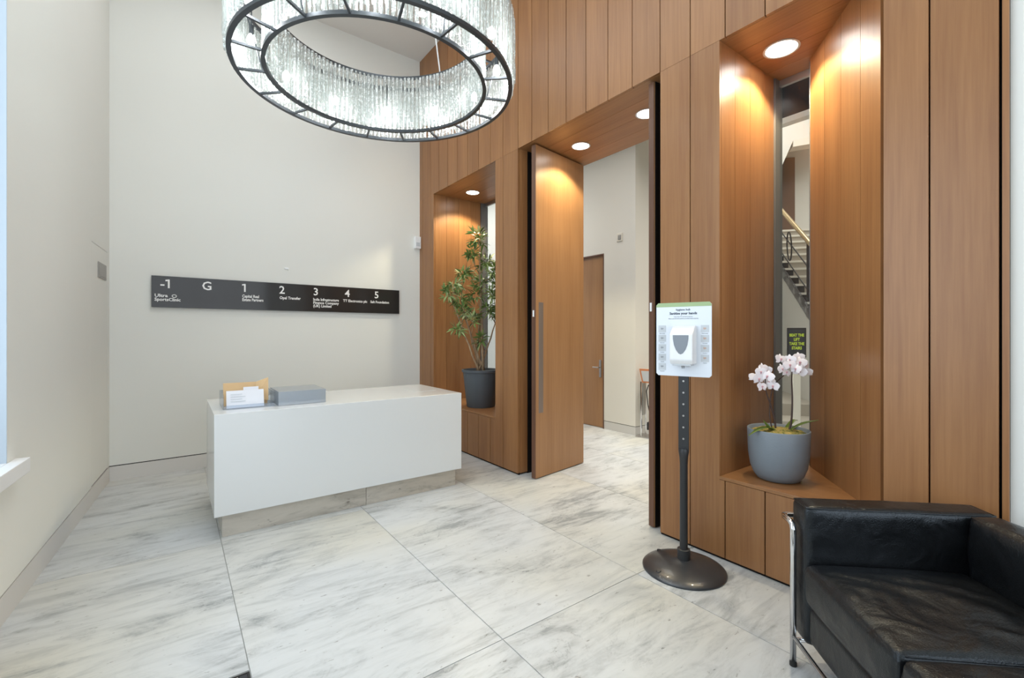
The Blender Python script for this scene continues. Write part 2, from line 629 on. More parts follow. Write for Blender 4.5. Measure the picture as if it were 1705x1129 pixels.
LB = (Vector(BR) - Vector(BL)).length
wall_back = struct('wall_back', 'plain warm white wall carrying the floor directory',
                   MB().prism([bw(-0.3), bw(LB), bw(LB, 0.25), bw(-0.3, 0.25)], 0.141, ZC), M['wall'])
MB().prism([bw(-0.3, 0.012), bw(LB, 0.012), bw(LB, 0.25), bw(-0.3, 0.25)], 0.0, 0.141).build('shadow_gap', M['gap'], wall_back)
struct('baseboard_back', 'flush pale stone skirting along the directory wall',
       MB().prism([bw(0.0), bw(LB), bw(LB, 0.011), bw(0.0, 0.011)], 0.0, 0.132), M['skirt'])

# left wall with a concealed door and a window
DX0, DX1 = -5.43, -4.83
WX0, WX1, WZ0, WZ1 = -3.15, -0.55, 0.73, 3.55


def lpoly(xa, xb, o0, o1):
    return [lw(xa, o0), lw(xb, o0), lw(xb, o1), lw(xa, o1)]


wl = MB()
wl.prism(lpoly(BL[0] - 0.3, DX0 - 0.004, 0, 0.35), 0.141, ZC)
wl.prism(lpoly(DX0 - 0.004, DX1 + 0.004, 0, 0.35), 2.070, ZC)
wl.prism(lpoly(DX0 - 0.004, DX1 + 0.004, 0.02, 0.35), 0.141, 2.070)
wl.prism(lpoly(DX1 + 0.004, WX0, 0, 0.35), 0.141, ZC)
wl.prism(lpoly(WX0, WX1, 0, 0.35), 0.141, WZ0)
wl.prism(lpoly(WX0, WX1, 0, 0.35), WZ1, ZC)
wl.prism(lpoly(WX1, 2.6, 0, 0.35), 0.141, ZC)
wall_left = struct('wall_left', 'plain warm white wall on the left beside the window', wl, M['wall'])
MB().prism(lpoly(BL[0], 2.6, 0.012, 0.35), 0.0, 0.141).build('shadow_gap', M['gap'], wall_left)
struct('baseboard_left', 'flush pale stone skirting along the left wall', MB().prism(lpoly(BL[0] + 0.002, 2.6, 0, 0.011), 0.0, 0.132), M['skirt'])
d1 = struct('door_1', 'flush white concealed door in the left wall by the corner', MB().prism(lpoly(DX0, DX1, 0.0004, 0.018), 0.150, 2.066), M['wall'])
# window_1
w1 = MB()
for xa, xb, z0, z1 in ((WX0, WX0 + 0.06, WZ0, WZ1), (WX1 - 0.06, WX1, WZ0, WZ1), (WX0, WX1, WZ0, WZ0 + 0.06), (WX0, WX1, WZ1 - 0.06, WZ1), (-1.88, -1.82, WZ0, WZ1)):
    w1.prism(lpoly(xa, xb, 0.22, 0.29), z0, z1)
win1 = struct('window_1', 'white framed street window in the left wall', w1, M['white'])
MB().prism(lpoly(WX0 + 0.01, WX1 - 0.01, 0.252, 0.258), WZ0, WZ1).build('pane', M['glass'], win1)
MB().prism(lpoly(WX0 - 0.095, WX1 + 0.095, -0.055, -0.0005), WZ0 - 0.065, WZ0 + 0.006).prism(lpoly(WX0 + 0.001, WX1 - 0.001, 0, 0.22), WZ0, WZ0 + 0.006).build('window_sill', M['white'], win1, bevel=0.004)
MB().prism(lpoly(WX0, WX0 + 0.004, 0.001, 0.22), WZ0 + 0.006, WZ1).build('reveal', M['tray_blue'], win1)

# near wall behind the camera with glazed entrance
wn = MB()
wn.box(2.6, 2.85, -1.2, -0.7, 0, ZC).box(2.6, 2.85, -0.7, 2.65, 3.4, ZC).box(2.6, 2.85, 2.65, 2.9, 0, ZC)
struct('wall_near', 'white wall around the glazed street entrance behind the viewpoint', wn, M['wall'])
w2 = MB()
for y in (-0.7, 0.13, 0.96, 1.79, 2.59):
    w2.box(2.66, 2.72, y, y + 0.06, 0, 3.4)
w2.box(2.66, 2.72, -0.7, 2.65, 3.34, 3.4).box(2.66, 2.72, -0.7, 2.65, 2.2, 2.26)
win2 = struct('window_2', 'dark framed glazed street entrance behind the viewpoint', w2, M['black'])
MB().box(2.685, 2.69, -0.69, 2.64, 0.0, 3.39).build('pane', M['glass'], win2)

# plaster wall beyond the right end of the timber wall
struct('wall_front', 'cool white wall right of the timber panelling behind the sofa', MB().box(-0.283, 2.6, WY + 0.03, WY + 0.9, 0, ZC), M['wall'])

# ------------------------------------------------------------ timber wall
OPN = {'L': (-5.212, -3.835), 'D': (-3.455, -1.878), 'R': (-1.462, -0.676)}
P0, P1 = (-0.676, WY), (-1.220, 3.27)       # splayed cheek of the right niche
Q0, Q1 = (-3.835, WY), (-4.379, 3.27)        # splayed cheek of the left niche
Yb = WY + 0.022
core = MB()
# solid core between the openings, as far back as the lobby face
core.box(-5.9, -5.235, Yb, 3.45, 0, ZC)
core.prism([(Q0[0] + 0.03, Yb), (-3.475, Yb), (-3.475, 3.45), (Q1[0] + 0.04, 3.45), (Q1[0] + 0.04, Q1[1] + 0.03)], 0, ZC)
core.box(-1.858, -1.485, Yb, 3.45, 0, ZC)
core.prism([(P0[0] + 0.03, Yb), (-0.284, Yb), (-0.284, 3.45), (P1[0] + 0.04, 3.45), (P1[0] + 0.04, P1[1] + 0.03)], 0, ZC)
core.box(-5.235, -3.8, Yb, 3.45, ZT + 0.022, ZC)
core.box(-3.475, -1.858, Yb, 3.45, ZT + 0.022, ZC)
core.box(-1.485, -0.64, Yb, 3.45, ZT + 0.022, ZC)
core.box(-5.235, -3.8, Yb, 3.45, 0, ZS - 0.024)
core.box(-1.485, -0.64, Yb, 3.45, 0, ZS - 0.024)
core.box(-5.6, -3.455, WY + 0.012, Yb, 0, 0.02).box(-1.878, -0.3, WY + 0.012, Yb, 0, 0.02)
wall_right = struct('wall_right', 'tall timber panelled wall with two niches and a wide doorway', core, M['gap'])
G = [-1.2 + (k - 19) * 0.2275 for k in range(0, 23)]
G[9], G[16] = -3.455, -1.878
G = [-5.616] + G + [-0.308, -0.2835]
hg = 0.0032


def front(poly):
    if len(poly) >= 3:
        MB().ext([(x, WY, z) for x, z in poly], (0, 0.02, 0)).build('panel', M['wood'], wall_right)


for k in range(len(G) - 1):
    a, b = G[k] + hg, G[k + 1] - hg
    if k == 0:
        a = G[0]
    if k == len(G) - 2:
        b = G[-1]
        a = G[k] + 0.006
    front([(a, ZT + 0.0008), (b, ZT + 0.0008), (b, ZC - 0.001), (a, ZC - 0.001)])
    z0, z1 = 0.016, ZT - 0.0008
    o = None
    for nm, (oa, ob) in OPN.items():
        if a < ob - 0.002 and b > oa + 0.002:
            o = (nm, oa, ob)
    if o is None:
        front([(a, z0), (b, z0), (b, z1), (a, z1)])
        continue
    nm, oa, ob = o
    if nm == 'D':
        if a < oa - 0.01:
            front([(a, z0), (oa, z0), (oa, z1), (a, z1)])
        if b > ob + 0.01:
            front([(ob, z0), (b, z0), (b, z1), (ob, z1)])
        continue
    zs = ZS - 0.022
    if a >= oa and b <= ob:
        front([(a, z0), (b, z0), (b, zs), (a, zs)])
    elif a < oa:
        front([(a, z0), (b, z0), (b, zs), (oa, zs), (oa, z1), (a, z1)])
    else:
        front([(a, z0), (b, z0), (b, z1), (ob, z1), (ob, zs), (a, zs)])

# niche and door linings
gg = 0.0015


def lining_x(X, side, ys, z0, z1, name='panel'):
    """boards on a plane X = const, thickness away from the opening (side -1: left cheek)"""
    for a, b in zip(ys[:-1], ys[1:]):
        MB().box(X, X + side * 0.02, a + gg, b - gg, z0, z1).build(name, M['wood'], wall_right)


lining_x(-5.212, -1, [WY + 0.021, 2.804, 2.984, 3.166, 3.317], ZS, ZT)
lining_x(-1.462, -1, [WY + 0.021, 2.802, 2.990, 3.185, 3.317], ZS, ZT)
lining_x(-3.455, -1, [WY + 0.021, 2.735], 0.016, ZT)
lining_x(-1.878, 1, [WY + 0.021, 2.735], 0.016, ZT)
MB().box(-3.475, -3.457, 2.737, 3.45, 0, ZT).box(-1.876, -1.858, 2.737, 3.45, 0, ZT).build('door_pocket', M['gap'], wall_right)  # black lining stands in for the shade deep in the door jambs


def splay(A, B, cuts):
    d = Vector((B[0] - A[0], B[1] - A[1]))
    n = Vector((d.y, -d.x)).normalized()
    if n.x < 0:
        n = -n
    ln = d.length
    for a, b in zip(cuts[:-1], cuts[1:]):
        a2, b2 = a + gg / ln, b - gg / ln
        pa = (A[0] + d.x * a2, A[1] + d.y * a2)
        pb = (A[0] + d.x * b2, A[1] + d.y * b2)
        if a == 0:
            pa = (A[0] + d.x * 0.03, A[1] + d.y * 0.03)
        MB().prism([pa, pb, (pb[0] + n.x * 0.02, pb[1] + n.y * 0.02), (pa[0] + n.x * 0.02, pa[1] + n.y * 0.02)], ZS, ZT).build('panel', M['wood'], wall_right)


splay(P0, P1, [0, 0.25, 0.50, 0.75, 1.0])
splay(Q0, Q1, [0, 0.25, 0.5, 0.75, 1.0])


def soffit(xa, xb, ys, cut=None):
    for a, b in zip(ys[:-1], ys[1:]):
        poly = [(xa, a + gg), (xb, a + gg), (xb, b - gg), (xa, b - gg)]
        if cut:
            A, B = cut
            d = (B[0] - A[0], B[1] - A[1])
            # keep the side at smaller X
            poly = clip(poly, -d[1] * -1, d[0] * -1, -(d[1] * -A[0]) + (-d[0] * A[1]))
        if len(poly) >= 3:
            MB().prism(poly, ZT, ZT + 0.02).build('panel', M['woodx'], wall_right)


soffit(-5.212, -3.835, [WY + 0.021, 2.83, 3.04, 3.25, 3.45])
soffit(-3.455, -1.878, [WY + 0.021, 2.83, 3.03, 3.24, 3.45])
soffit(-1.462, -0.66, [WY + 0.021, 2.83, 3.02, 3.22, 3.45])
# sills, one board each
MB().prism([(-5.212, WY), (Q0[0], WY), (Q1[0] + 0.02, Q1[1]), (Q1[0] + 0.02, 3.45), (-5.212, 3.45)], ZS - 0.02, ZS).build('sill', M['woodx'], wall_right, bevel=0.0015)
MB().prism([(-1.462, WY), (P0[0], WY), (P1[0] + 0.02, P1[1]), (P1[0] + 0.02, 3.45), (-1.462, 3.45)], ZS - 0.02, ZS).build('sill', M['woodx'], wall_right, bevel=0.0015)


def niche_window(n, label, xa, xb):
    f = MB()
    f.box(xa - 0.02, xa + 0.012, 3.319, 3.42, ZS, ZT)
    f.box(xb - 0.012, xb + 0.03, 3.29, 3.42, ZS, ZT)
    o = struct('window_%d' % n, label, f, M['frame'])
    MB().box(xa + 0.012, xb - 0.012, 3.375, 3.40, ZT - 0.045, ZT - 0.001).box(xa + 0.012, xb - 0.012, 3.375, 3.40, ZS + 0.001, ZS + 0.02).build('rail', M['steel'], o)
    MB().box(xa + 0.0125, xb - 0.0125, 3.385, 3.391, ZS + 0.02, ZT - 0.045).build('pane', M['glass'], o)
    return o


niche_window(3, 'narrow glazed slot at the back of the left niche', -5.212, -4.379)
niche_window(4, 'narrow glazed slot at the back of the right niche with stairs beyond', -1.462, -1.220)


# entrance leaves
def leaf(n, label, A, B, th, side, handle):
    d = Vector((B[0] - A[0], B[1] - A[1]))
    ln = d.length
    d.normalize()
    nr = Vector((d.y, -d.x))
    if nr.x * side < 0:
        nr = -nr

    def pt(s, o):
        return (A[0] + d.x * s + nr.x * o, A[1] + d.y * s + nr.y * o)
    z0, z1 = 0.008, 3.086
    o = struct('door_%d' % n, label, MB().prism([pt(0.004, -0.001), pt(ln, -0.001), pt(ln, -th), pt(0.004, -th)], z0, z1), M['wood_door'], bevel=0.0015)
    MB().prism([pt(0, -0.003), pt(0.0035, -0.003), pt(0.0035, -th + 0.002), pt(0, -th + 0.002)], z0, z1).build('edge_strip', M['wood_dark'], o)
    if handle:
        MB().prism([pt(0.043, 0.001), pt(0.107, 0.001), pt(0.107, -0.004), pt(0.043, -0.004)], 0.607, 1.636).build('pull_handle', M['bronze'], o, bevel=0.0008)
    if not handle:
        MB().prism([pt(0.012, 0.0), pt(0.30, 0.0), pt(0.30, 0.004), pt(0.012, 0.004)], z0, z1).build('brush_seal', M['gap'], o)  # black board stands in for shade on the leaf's gap side
    MB().prism([pt(-0.004, -0.018), pt(0.0, -0.018), pt(0.0, -0.034), pt(-0.004, -0.034)], 1.50, 1.56).build('latch_plate', M['white'], o)
    return o


leaf(2, 'tall timber entrance door leaf standing open with a long bronze pull', (-3.252, 2.670), (-3.372, 3.411), 0.052, 1, True)
leaf(3, 'right-hand timber entrance door leaf seen edge on, standing open', (-1.955, 2.660), (-1.897, 3.41), 0.048, 1, False)

# recessed downlights in the timber soffits
for (x, y, r, lab, pw) in ((-4.87, 2.985, 0.075, 'round lit downlight above the tall plant in the left niche', 65),
                           (-3.058, 3.056, 0.075, 'round lit downlight above the open door leaf with the long pull', 66),
                           (-2.294, 3.028, 0.075, 'round lit downlight of the doorway half hidden by the edge-on door leaf', 40),
                           (-1.279, 3.004, 0.085, 'round lit downlight above the orchid in the right niche', 72)):
    t = thing('recessed_light', lab, 'ceiling light', (x, y, ZT), 0, 'downlights in the timber soffits')
    MB().lathe([(r, 0.0), (r * 1.17, -0.001), (r * 1.19, -0.004), (r * 1.05, -0.006), (r, -0.003), (r, 0.0)], seg=36).build('ring', M['trimring'], t, smooth=True)
    MB().lathe([(0, -0.0025), (r, -0.0025), (r, -0.0005), (0, -0.0005)], seg=36).build('lens', M['lamp'], t)
    spot('downlight_beam', (x, y, ZT - 0.02), pw, (1.0, 0.86, 0.56), 128, 0.30, rad=0.05)

# reception ceiling downlights: first read from the timber wall's glow, two added unseen
for x, wh in ((-4.75, 'nearest the directory wall'), (-3.3, 'over the entrance leaves'), (-1.8, 'over the sanitiser stand')):
    t = thing('ceiling_downlight', 'small round ceiling downlight washing the timber wall, ' + wh, 'ceiling light', (x, 2.25, ZC), 0, 'reception ceiling downlights')
    MB().lathe([(0.05, 0.0), (0.06, -0.001), (0.061, -0.005), (0.05, -0.004), (0.05, 0.0)], seg=28).build('ring', M['trimring'], t, smooth=True)
    MB().lathe([(0, -0.002), (0.05, -0.002), (0.05, -0.0005), (0, -0.0005)], seg=28).build('lens', M['lamp'], t)
    spot('ceiling_beam', (x, 2.25, ZC - 0.02), 32 if x < -4 else 5, (1.0, 0.76, 0.46) if x < -4 else (1.0, 0.96, 0.92), 76, 0.7, rad=0.05)

# ------------------------------------------------------------ lobby beyond
LY = 4.87
wlob = MB().box(-8.2, -5.37, LY, LY + 0.2, 0.118, 4.2).box(-5.37, -4.416, LY, LY + 0.2, 2.472, 4.2).box(-4.416, -3.869, LY, LY + 0.2, 0.118, 4.2)
wlob.box(-4.069, -3.869, LY + 0.2, 7.2, 0.118, 4.2)
wlobby = struct('wall_lobby', 'white lobby wall seen through the open doorway', wlob, M['wall2'])
MB().box(-8.2, -5.37, LY + 0.012, LY + 0.2, 0, 0.118).box(-4.416, -3.881, LY + 0.012, LY + 0.2, 0, 0.118).box(-4.069, -3.881, LY + 0.2, 7.2, 0, 0.118).build('shadow_gap', M['gap'], wlobby)
struct('baseboard_lobby', 'flush pale skirting of the lobby wall', MB().box(-8.2, -5.37, LY, LY + 0.011, 0, 0.11).box(-4.414, -3.869, LY, LY + 0.011, 0, 0.11).box(-3.88, -3.869, LY + 0.011, 7.2, 0, 0.11), M['skirt'])
d4 = struct('door_4', 'plain timber door in the white lobby wall', MB().box(-5.35, -4.436, LY + 0.014, LY + 0.06, 0.008, 2.450), M['wood_door'])
MB().box(-5.37, -5.352, LY - 0.003, LY + 0.12, 0, 2.472).box(-4.434, -4.416, LY - 0.003, LY + 0.12, 0, 2.472).box(-5.352, -4.434, LY - 0.003, LY + 0.12, 2.452, 2.472).build('door_frame', M['wood_dark'], d4)
MB().box(-4.515, -4.475, LY + 0.006, LY + 0.014, 0.72, 0.965).build('handle_plate', M['steel'], d4, bevel=0.002)
MB().tube([(-4.495, LY + 0.006, 0.86), (-4.495, LY - 0.03, 0.86), (-4.60, LY - 0.035, 0.86)], 0.009, 8).build('door_handle', M['steel'], d4, smooth=True)
t = thing('wall_sensor', 'small grey square sensor plate on the lobby wall above the door', 'sensor', (-4.131, LY, 2.652))
MB().box(-0.05, 0.05, -0.008, 0, -0.055, 0.055).build('plate', M['nosing'], t, bevel=0.003)
MB().box(-0.025, 0.03, -0.014, -0.008, -0.03, 0.03).build('sensor_lens', M['plate'], t, bevel=0.004)

struct('wall_stair_hall', 'white enclosing walls of the stair hall',
       MB().box(-8.2, -8.0, 3.45, 13.2, 0, 7).box(2.8, 3.0, 3.45, 13.2, 0, 7).box(-8.2, 3.0, 13.0, 13.2, 0, 7).box(-8.2, 3.0, 6.6, 6.7, 4.2, 7).box(-8.2, -4.069, 7.0, 7.2, 0, 7), M['wall2'])
bk = struct('trim_1', 'dark glazed bulkhead above the way to the stairs', MB().box(-3.0, 1.2, 4.40, 4.46, 3.275, 4.2), M['bulk'])
MB().box(-3.0, 1.2, 4.385, 4.47, 3.225, 3.275).build('edge_trim', M['nosing'], bk)

# umbrella bag stand in the lobby
t = thing('umbrella_bag_stand', 'chrome umbrella bag stand with an orange-edged header in the lobby', 'stand', (-3.74, 4.96, 0), 0.3)
MB().box(-0.13, 0.17, -0.11, 0.11, 0, 0.012).build('base', M['steel'], t, bevel=0.003)
for y in (-0.08, 0.08):
    MB().tube([(-0.06, y, 0.012), (-0.06, y, 0.72)], 0.012, 8).build('post', M['chrome'], t, smooth=True)
MB().box(-0.075, -0.045, -0.045, 0.045, 0.28, 0.70).build('body', M['steel'], t, bevel=0.004)
h = MB().ext([(-0.07, -0.02, 0.70), (0.13, -0.02, 0.70), (0.16, -0.02, 0.88), (-0.11, -0.02, 0.88)], (0, 0.03, 0)).build('header', M['orange_card'], t)
MB().ext([(-0.055, -0.024, 0.72), (0.12, -0.024, 0.72), (0.14, -0.024, 0.855), (-0.085, -0.024, 0.855)], (0, 0.004, 0)).build('header_face', M['icon'], h)
MB().tube([(0.02, -0.03, 0.68), (0.0, -0.05, 0.60), (0.02, -0.055, 0.42), (0.07, -0.05, 0.20), (0.075, -0.05, 0.14)], 0.007, 8).build('cord', M['black'], t, smooth=True)
MB().box(0.01, 0.14, -0.07, 0.03, 0.10, 0.20).build('tray', M['black'], t, bevel=0.005)
MB().tube([(0.045, -0.02, 0.012), (0.045, -0.02, 0.10)], 0.012, 8).build('support', M['steel'], t, smooth=True)

# ---- stairs
A2 = Vector((-0.631, 0.776, 0)).normalized()      # up the flight
W2 = Vector((0.776, 0.631, 0)).normalized()       # across the flight
T0 = Vector((-2.954, 7.787, 0))
RUN, RISE, ZN = 0.262, 0.165, 1.66
st = thing('staircase', 'pale stone staircase rising behind the right niche window', 'staircase', tuple(T0))
WID = 1.7


def q(a, w_, z):
    return tuple(A2 * a + W2 * w_ + Vector((0, 0, z)))


for i in range(-10, 11):
    z0 = ZN + RISE * i
    a0 = RUN * i
    MB().ext([q(a0, 0.0, z0 - 0.02), q(a0 + RUN + 0.02, 0.0, z0 - 0.02), q(a0 + RUN + 0.02, 0.0, z0 + RISE - 0.035), q(a0, 0.0, z0 + RISE - 0.035)], tuple(W2 * WID)).build('riser', M['beige_riser'], st)
    MB().ext([q(a0 - 0.02, 0.0, z0 + RISE - 0.035), q(a0 + RUN, 0.0, z0 + RISE - 0.035), q(a0 + RUN, 0.0, z0 + RISE), q(a0 - 0.02, 0.0, z0 + RISE)], tuple(W2 * WID)).build('tread', M['nosing'], st)
    MB().ext([q(a0 - 0.012, 0.0, z0), q(a0 - 0.001, 0.0, z0), q(a0 - 0.001, 0.0, z0 + RISE - 0.037), q(a0 - 0.012, 0.0, z0 + RISE - 0.037)], tuple(W2 * 0.14)).build('riser_inset', M['black'], st)
# zigzag string and the wall below it
zz, zl = [], []
for i in range(-10, 11):
    zz += [(RUN * i - 0.03, ZN + RISE * i - 0.0), (RUN * i - 0.03, ZN + RISE * (i + 1) - 0.0)]
top = list(zz)
low = [(a - 0.05 + 0.0, z - 0.07) for a, z in zz]
MB().ext([q(a, -0.03, z) for a, z in top] + [q(a, -0.03, z) for a, z in reversed(low)], tuple(W2 * 0.028)).build('string', M['string'], st)
wallp = [(low[0][0], 0)] + [(a + 0.001, z) for a, z in low] + [(low[-1][0], 0)]
wallp = [p for p in wallp if p[1] >= 0]
MB().ext([q(a + 0.01, -0.02, z) for a, z in wallp], tuple(W2 * 0.018)).build('spandrel', M['wall2'], st)
MB().ext([q(3.02, -0.6, 3.31), q(4.26, -0.6, 3.31), q(4.26, -0.6, 3.47), q(3.02, -0.6, 3.47)], tuple(W2 * 3.2)).build('landing', M['nosing'], st)
rail = [q(RUN * i, 0.03, ZN + RISE * (i + 1) + 0.92) for i in (-10, 10.5)]
MB().tube(rail, 0.036, 10).build('handrail', M['brass'], st, smooth=True)
for k in (0.16, 0.52):
    MB().tube([q(RUN * i, 0.03, ZN + RISE * (i + 1) + k) for i in (-10, 10.5)], 0.011, 6).build('bar', M['black'], st)
for i in range(-9, 11, 4):
    c0, z0 = RUN * i + 0.1, ZN + RISE * (i + 1) + 0.06 + 0.1 * 0.6
    MB().tube([q(c0 + 0.115 * math.cos(t_), 0.03, z0 + 0.40 + 0.24 * math.sin(t_) + 0.07 * math.cos(t_)) for t_ in [2 * PI * j / 20 for j in range(20)]], 0.012, 6, closed=True).build('oval_ring', M['black'], st, smooth=True)
for i in (-8.2, 0.05, 9.2):
    MB().tube([q(RUN * i, 0.03, ZN + RISE * (i + 1) - 0.15), q(RUN * i, 0.03, ZN + RISE * (i + 1) + 0.92)], 0.028, 8).build('newel', M['black'], st)
# hall behind the landing
struct('wall_landing', 'white wall at the back of the stair landing',
       MB().ext([tuple(T0 + Vector(q(4.3, -2.2, 0))), tuple(T0 + Vector(q(4.3, 2.6, 0))), tuple(T0 + Vector(q(4.5, 2.6, 0))), tuple(T0 + Vector(q(4.5, -2.2, 0)))], (0, 0, 6.9)), M['wall2'])
o = thing('tall_brown_panel', 'tall brown panel at the head of the stairs', 'panel', tuple(T0 + Vector(q(4.27, 1.15, 3.4705))))
MB().ext([q(0, -0.55, 0), q(0, 0.02, 0), q(0, 0.02, 2.05), q(0, -0.55, 2.05)], tuple(A2 * 0.018)).build('panel_board', M['brown_panel'], o)
MB().ext([q(-0.006, -0.57, 0), q(-0.006, -0.55, 0), q(-0.006, -0.55, 2.07), q(-0.006, -0.57, 2.07)], tuple(A2 * 0.024)).build('edge_strip', M['wood_dark'], o)
o = struct('trim_2', 'white sloping underside of the upper stair flight',
       MB().ext([tuple(T0 + Vector(q(3.2, w_, z_))) for w_, z_ in ((0.20, 4.06), (0.54, 4.88), (0.80, 5.51), (1.6, 5.60), (1.6, 6.6), (-1.6, 6.6), (-1.6, 4.06))], tuple(A2 * 0.3)), M['wall2'])
MB().ext([tuple(T0 + Vector(q(3.19, w_, z_))) for w_, z_ in ((0.80, 5.38), (1.25, 5.42), (1.25, 5.58), (0.80, 5.52))], tuple(A2 * 0.3)).build('opening_head', M['nosing'], o)
# low broad steps in front of the stair hall
fs = MB()
c_ = T0 + A2 * -1.05
fs.ext([tuple(c_ + W2 * -0.9), tuple(c_ + W2 * 1.8), tuple(c_ + W2 * 1.8 + A2 * 0.5), tuple(c_ + W2 * -0.9 + A2 * 0.5)], (0, 0, 0.165))
fsh = struct('floor_stair_hall', 'low broad stone steps before the stair hall', fs, M['beige_riser'])
c_ = T0 + A2 * -0.55
MB().ext([tuple(c_ + W2 * -0.9), tuple(c_ + W2 * 1.8), tuple(c_ + W2 * 1.8 + A2 * 1.6), tuple(c_ + W2 * -0.9 + A2 * 1.6)], (0, 0, 0.33)).build('step', M['beige_riser'], fsh)
# directional sign on a pale post
sr = math.radians(32)
t = thing('post_sign', 'black sign with lime lettering on a pale post behind the orchid', 'sign', (-2.0, 5.03, 0), sr)
MB().lathe([(0, 0), (0.15, 0), (0.15, 0.012), (0.04, 0.02), (0, 0.02)], seg=28).build('base', M['steel'], t, smooth=True)
MB().box(-0.034, 0.034, -0.02, 0.02, 0.02, 1.105).build('post', M['nosing'], t, bevel=0.004)
fr = MB().box(-0.083, 0.083, -0.012, 0.012, 1.105, 1.402).build('sign_frame', M['black'], t, bevel=0.003)
MB().box(-0.072, 0.072, -0.0145, -0.012, 1.118, 1.385).build('sign_face', mat('sign_charcoal', (0.035, 0.04, 0.05), 0.5), t)
for k, s_ in enumerate(('BEAT THE', 'LIFT', 'TAKE THE', 'STAIRS')):
    text('sign_text', s_, 0.040, (0, -0.0150, 1.315 - 0.043 * k), (1, 0, 0), (0, 0, 1), M['lime'], t, 'CENTER', bold=0.0011, sx=0.72)
MB().box(-0.012, 0.012, -0.0152, -0.0145, 1.135, 1.143).build('sign_mark', M['lime'], t)

# ------------------------------------------------------------ floor directory
bwn = (bn.x, bn.y, 0)


def bwY(Y, off):
    """3D-ish helper: point on the far wall at a given Y, off into the room"""
    t_ = (Y - BL[1]) / bd.y
    return (BL[0] + bd.x * t_ + bn.x * off, BL[1] + bd.y * t_ + bn.y * off)


sg = thing('floor_directory', 'long gloss black floor directory with white numbers on the far wall', 'sign', (*bwY(1.068, 0), 1.59))
org = Vector((*bwY(1.068, 0), 1.59))


def sgpt(Y, off, z):
    x, y = bwY(Y, off)
    return (x - org.x, y - org.y, z - org.z)


def sgbox(Ya, Yb_, o0, o1, z0, z1):
    p = [sgpt(Ya, o0, z0), sgpt(Yb_, o0, z0), sgpt(Yb_, o1, z0), sgpt(Ya, o1, z0)]
    return MB().ext(p, (0, 0, z1 - z0))


Z1S, Z0S = 1.895, 1.595
sgbox(-0.170, 2.305, 0.0, 0.022, Z0S + 0.02, Z1S - 0.02).build('backing', M['steel'], sg)
sgbox(-0.1789, 2.3146, 0.022, 0.034, Z0S, Z1S).build('board', M['sign_black'], sg, bevel=0.0012)
bx, bz = (bd.x, bd.y, 0), (0, 0, 1)
items = [('-1', -0.115, -0.156, 1.702, ['Ultra', 'SportsClinic']), ('G', 0.215, 0, 0, []), ('1', 0.560, 0.565, 1.730, ['Capital Real', 'Estate Partners']),
         ('2', 0.915, 0.920, 1.730, ['Opal Transfer']), ('3', 1.268, 1.268, 1.728, ['India Infrastructure', 'Finance Company', '(UK) Limited']),
         ('4', 1.625, 1.605, 1.728, ['TT Electronics plc']), ('5', 1.985, 1.935, 1.728, ['Salt Foundation'])]
TW = {'-1': (0.10, 0.20), '1': (0.155, 0.196), '2': (0.215,), '3': (0.285, 0.285, 0.20), '4': (0.29,), '5': (0.24,)}
for num, Yn, Yt, zt_, lines in items:
    text('floor_number', num, 0.118, sgpt(Yn, 0.0346, 1.782), bx, bz, M['letter'], sg, bold=0.0016)
    if '1' in num:
        zt1 = 1.782 + 0.0815
        y1 = Yn + (0.018 if num == '1' else 0.056)
        MB().ext([sgpt(y1 + 0.012, 0.0346, zt1), sgpt(y1 - 0.014, 0.0346, zt1 - 0.004), sgpt(y1 - 0.014, 0.0346, zt1 - 0.018), sgpt(y1 + 0.012, 0.0346, zt1 - 0.014)], (0.0008, 0, 0)).build('numeral_flag', M['letter'], sg)
    for k, s_ in enumerate(lines):
        p_ = sgpt(Yt, 0.0346, zt_ - 0.008 - 0.037 * k)
        to = text('tenant_name', s_, 0.042, (0, 0, 0), bx, bz, M['letter'], sg, bold=0.0011)
        ys_ = [v.co.y for v in to.data.vertices]
        f_ = TW[num][k] / (max(ys_) - min(ys_))
        for v in to.data.vertices:
            v.co = Vector((v.co.x * f_ + p_[0] + (1 - f_) * 0.0, v.co.y * f_ + p_[1], v.co.z + p_[2]))
MB().tube([sgpt(-0.005 + 0.017 * math.cos(a_), 0.036, 1.706 + 0.013 * math.sin(a_)) for a_ in [2 * PI * j / 14 for j in range(14)]], 0.004, 6, closed=True).build('tenant_mark', M['letter'], sg)

# small items on the walls
x_, y_ = bwY(2.5768, 0)
t = thing('wall_alarm', 'small white wall unit high in the corner beside the timber wall', 'alarm', (x_, y_, 2.54))
MB().box(0, 0.05, -0.045, 0.04, -0.08, 0.08).build('housing', M['white'], t, bevel=0.008)
MB().box(0.05, 0.053, -0.03, 0.025, -0.05, 0.0).build('lens', M['icon'], t)
x_, y_ = bwY(0.996, 0)
t = thing('wall_clip', 'tiny white clip on the far wall above the directory', 'clip', (x_, y_, 2.065))
MB().box(0, 0.012, -0.022, 0.022, -0.008, 0.008).build('clip_body', M['white'], t, bevel=0.003)
MB().tube([(0.012, 0.015, -0.004), (0.022, 0.015, -0.012), (0.012, 0.015, -0.02)], 0.003, 6).build('hook', M['white'], t)
px_, py_ = lw(-5.196)
t = thing('wall_plate', 'small grey square plate on the left wall near the corner', 'wall plate', (px_, py_, 1.875), math.atan2(dl.y, dl.x))
MB().box(-0.157, 0.157, 0.0, 0.006, -0.065, 0.065).build('plate', M['plate'], t, bevel=0.002)
MB().box(-0.14, 0.14, 0.006, 0.008, -0.05, 0.05).build('inset', M['plate'], t, bevel=0.001)

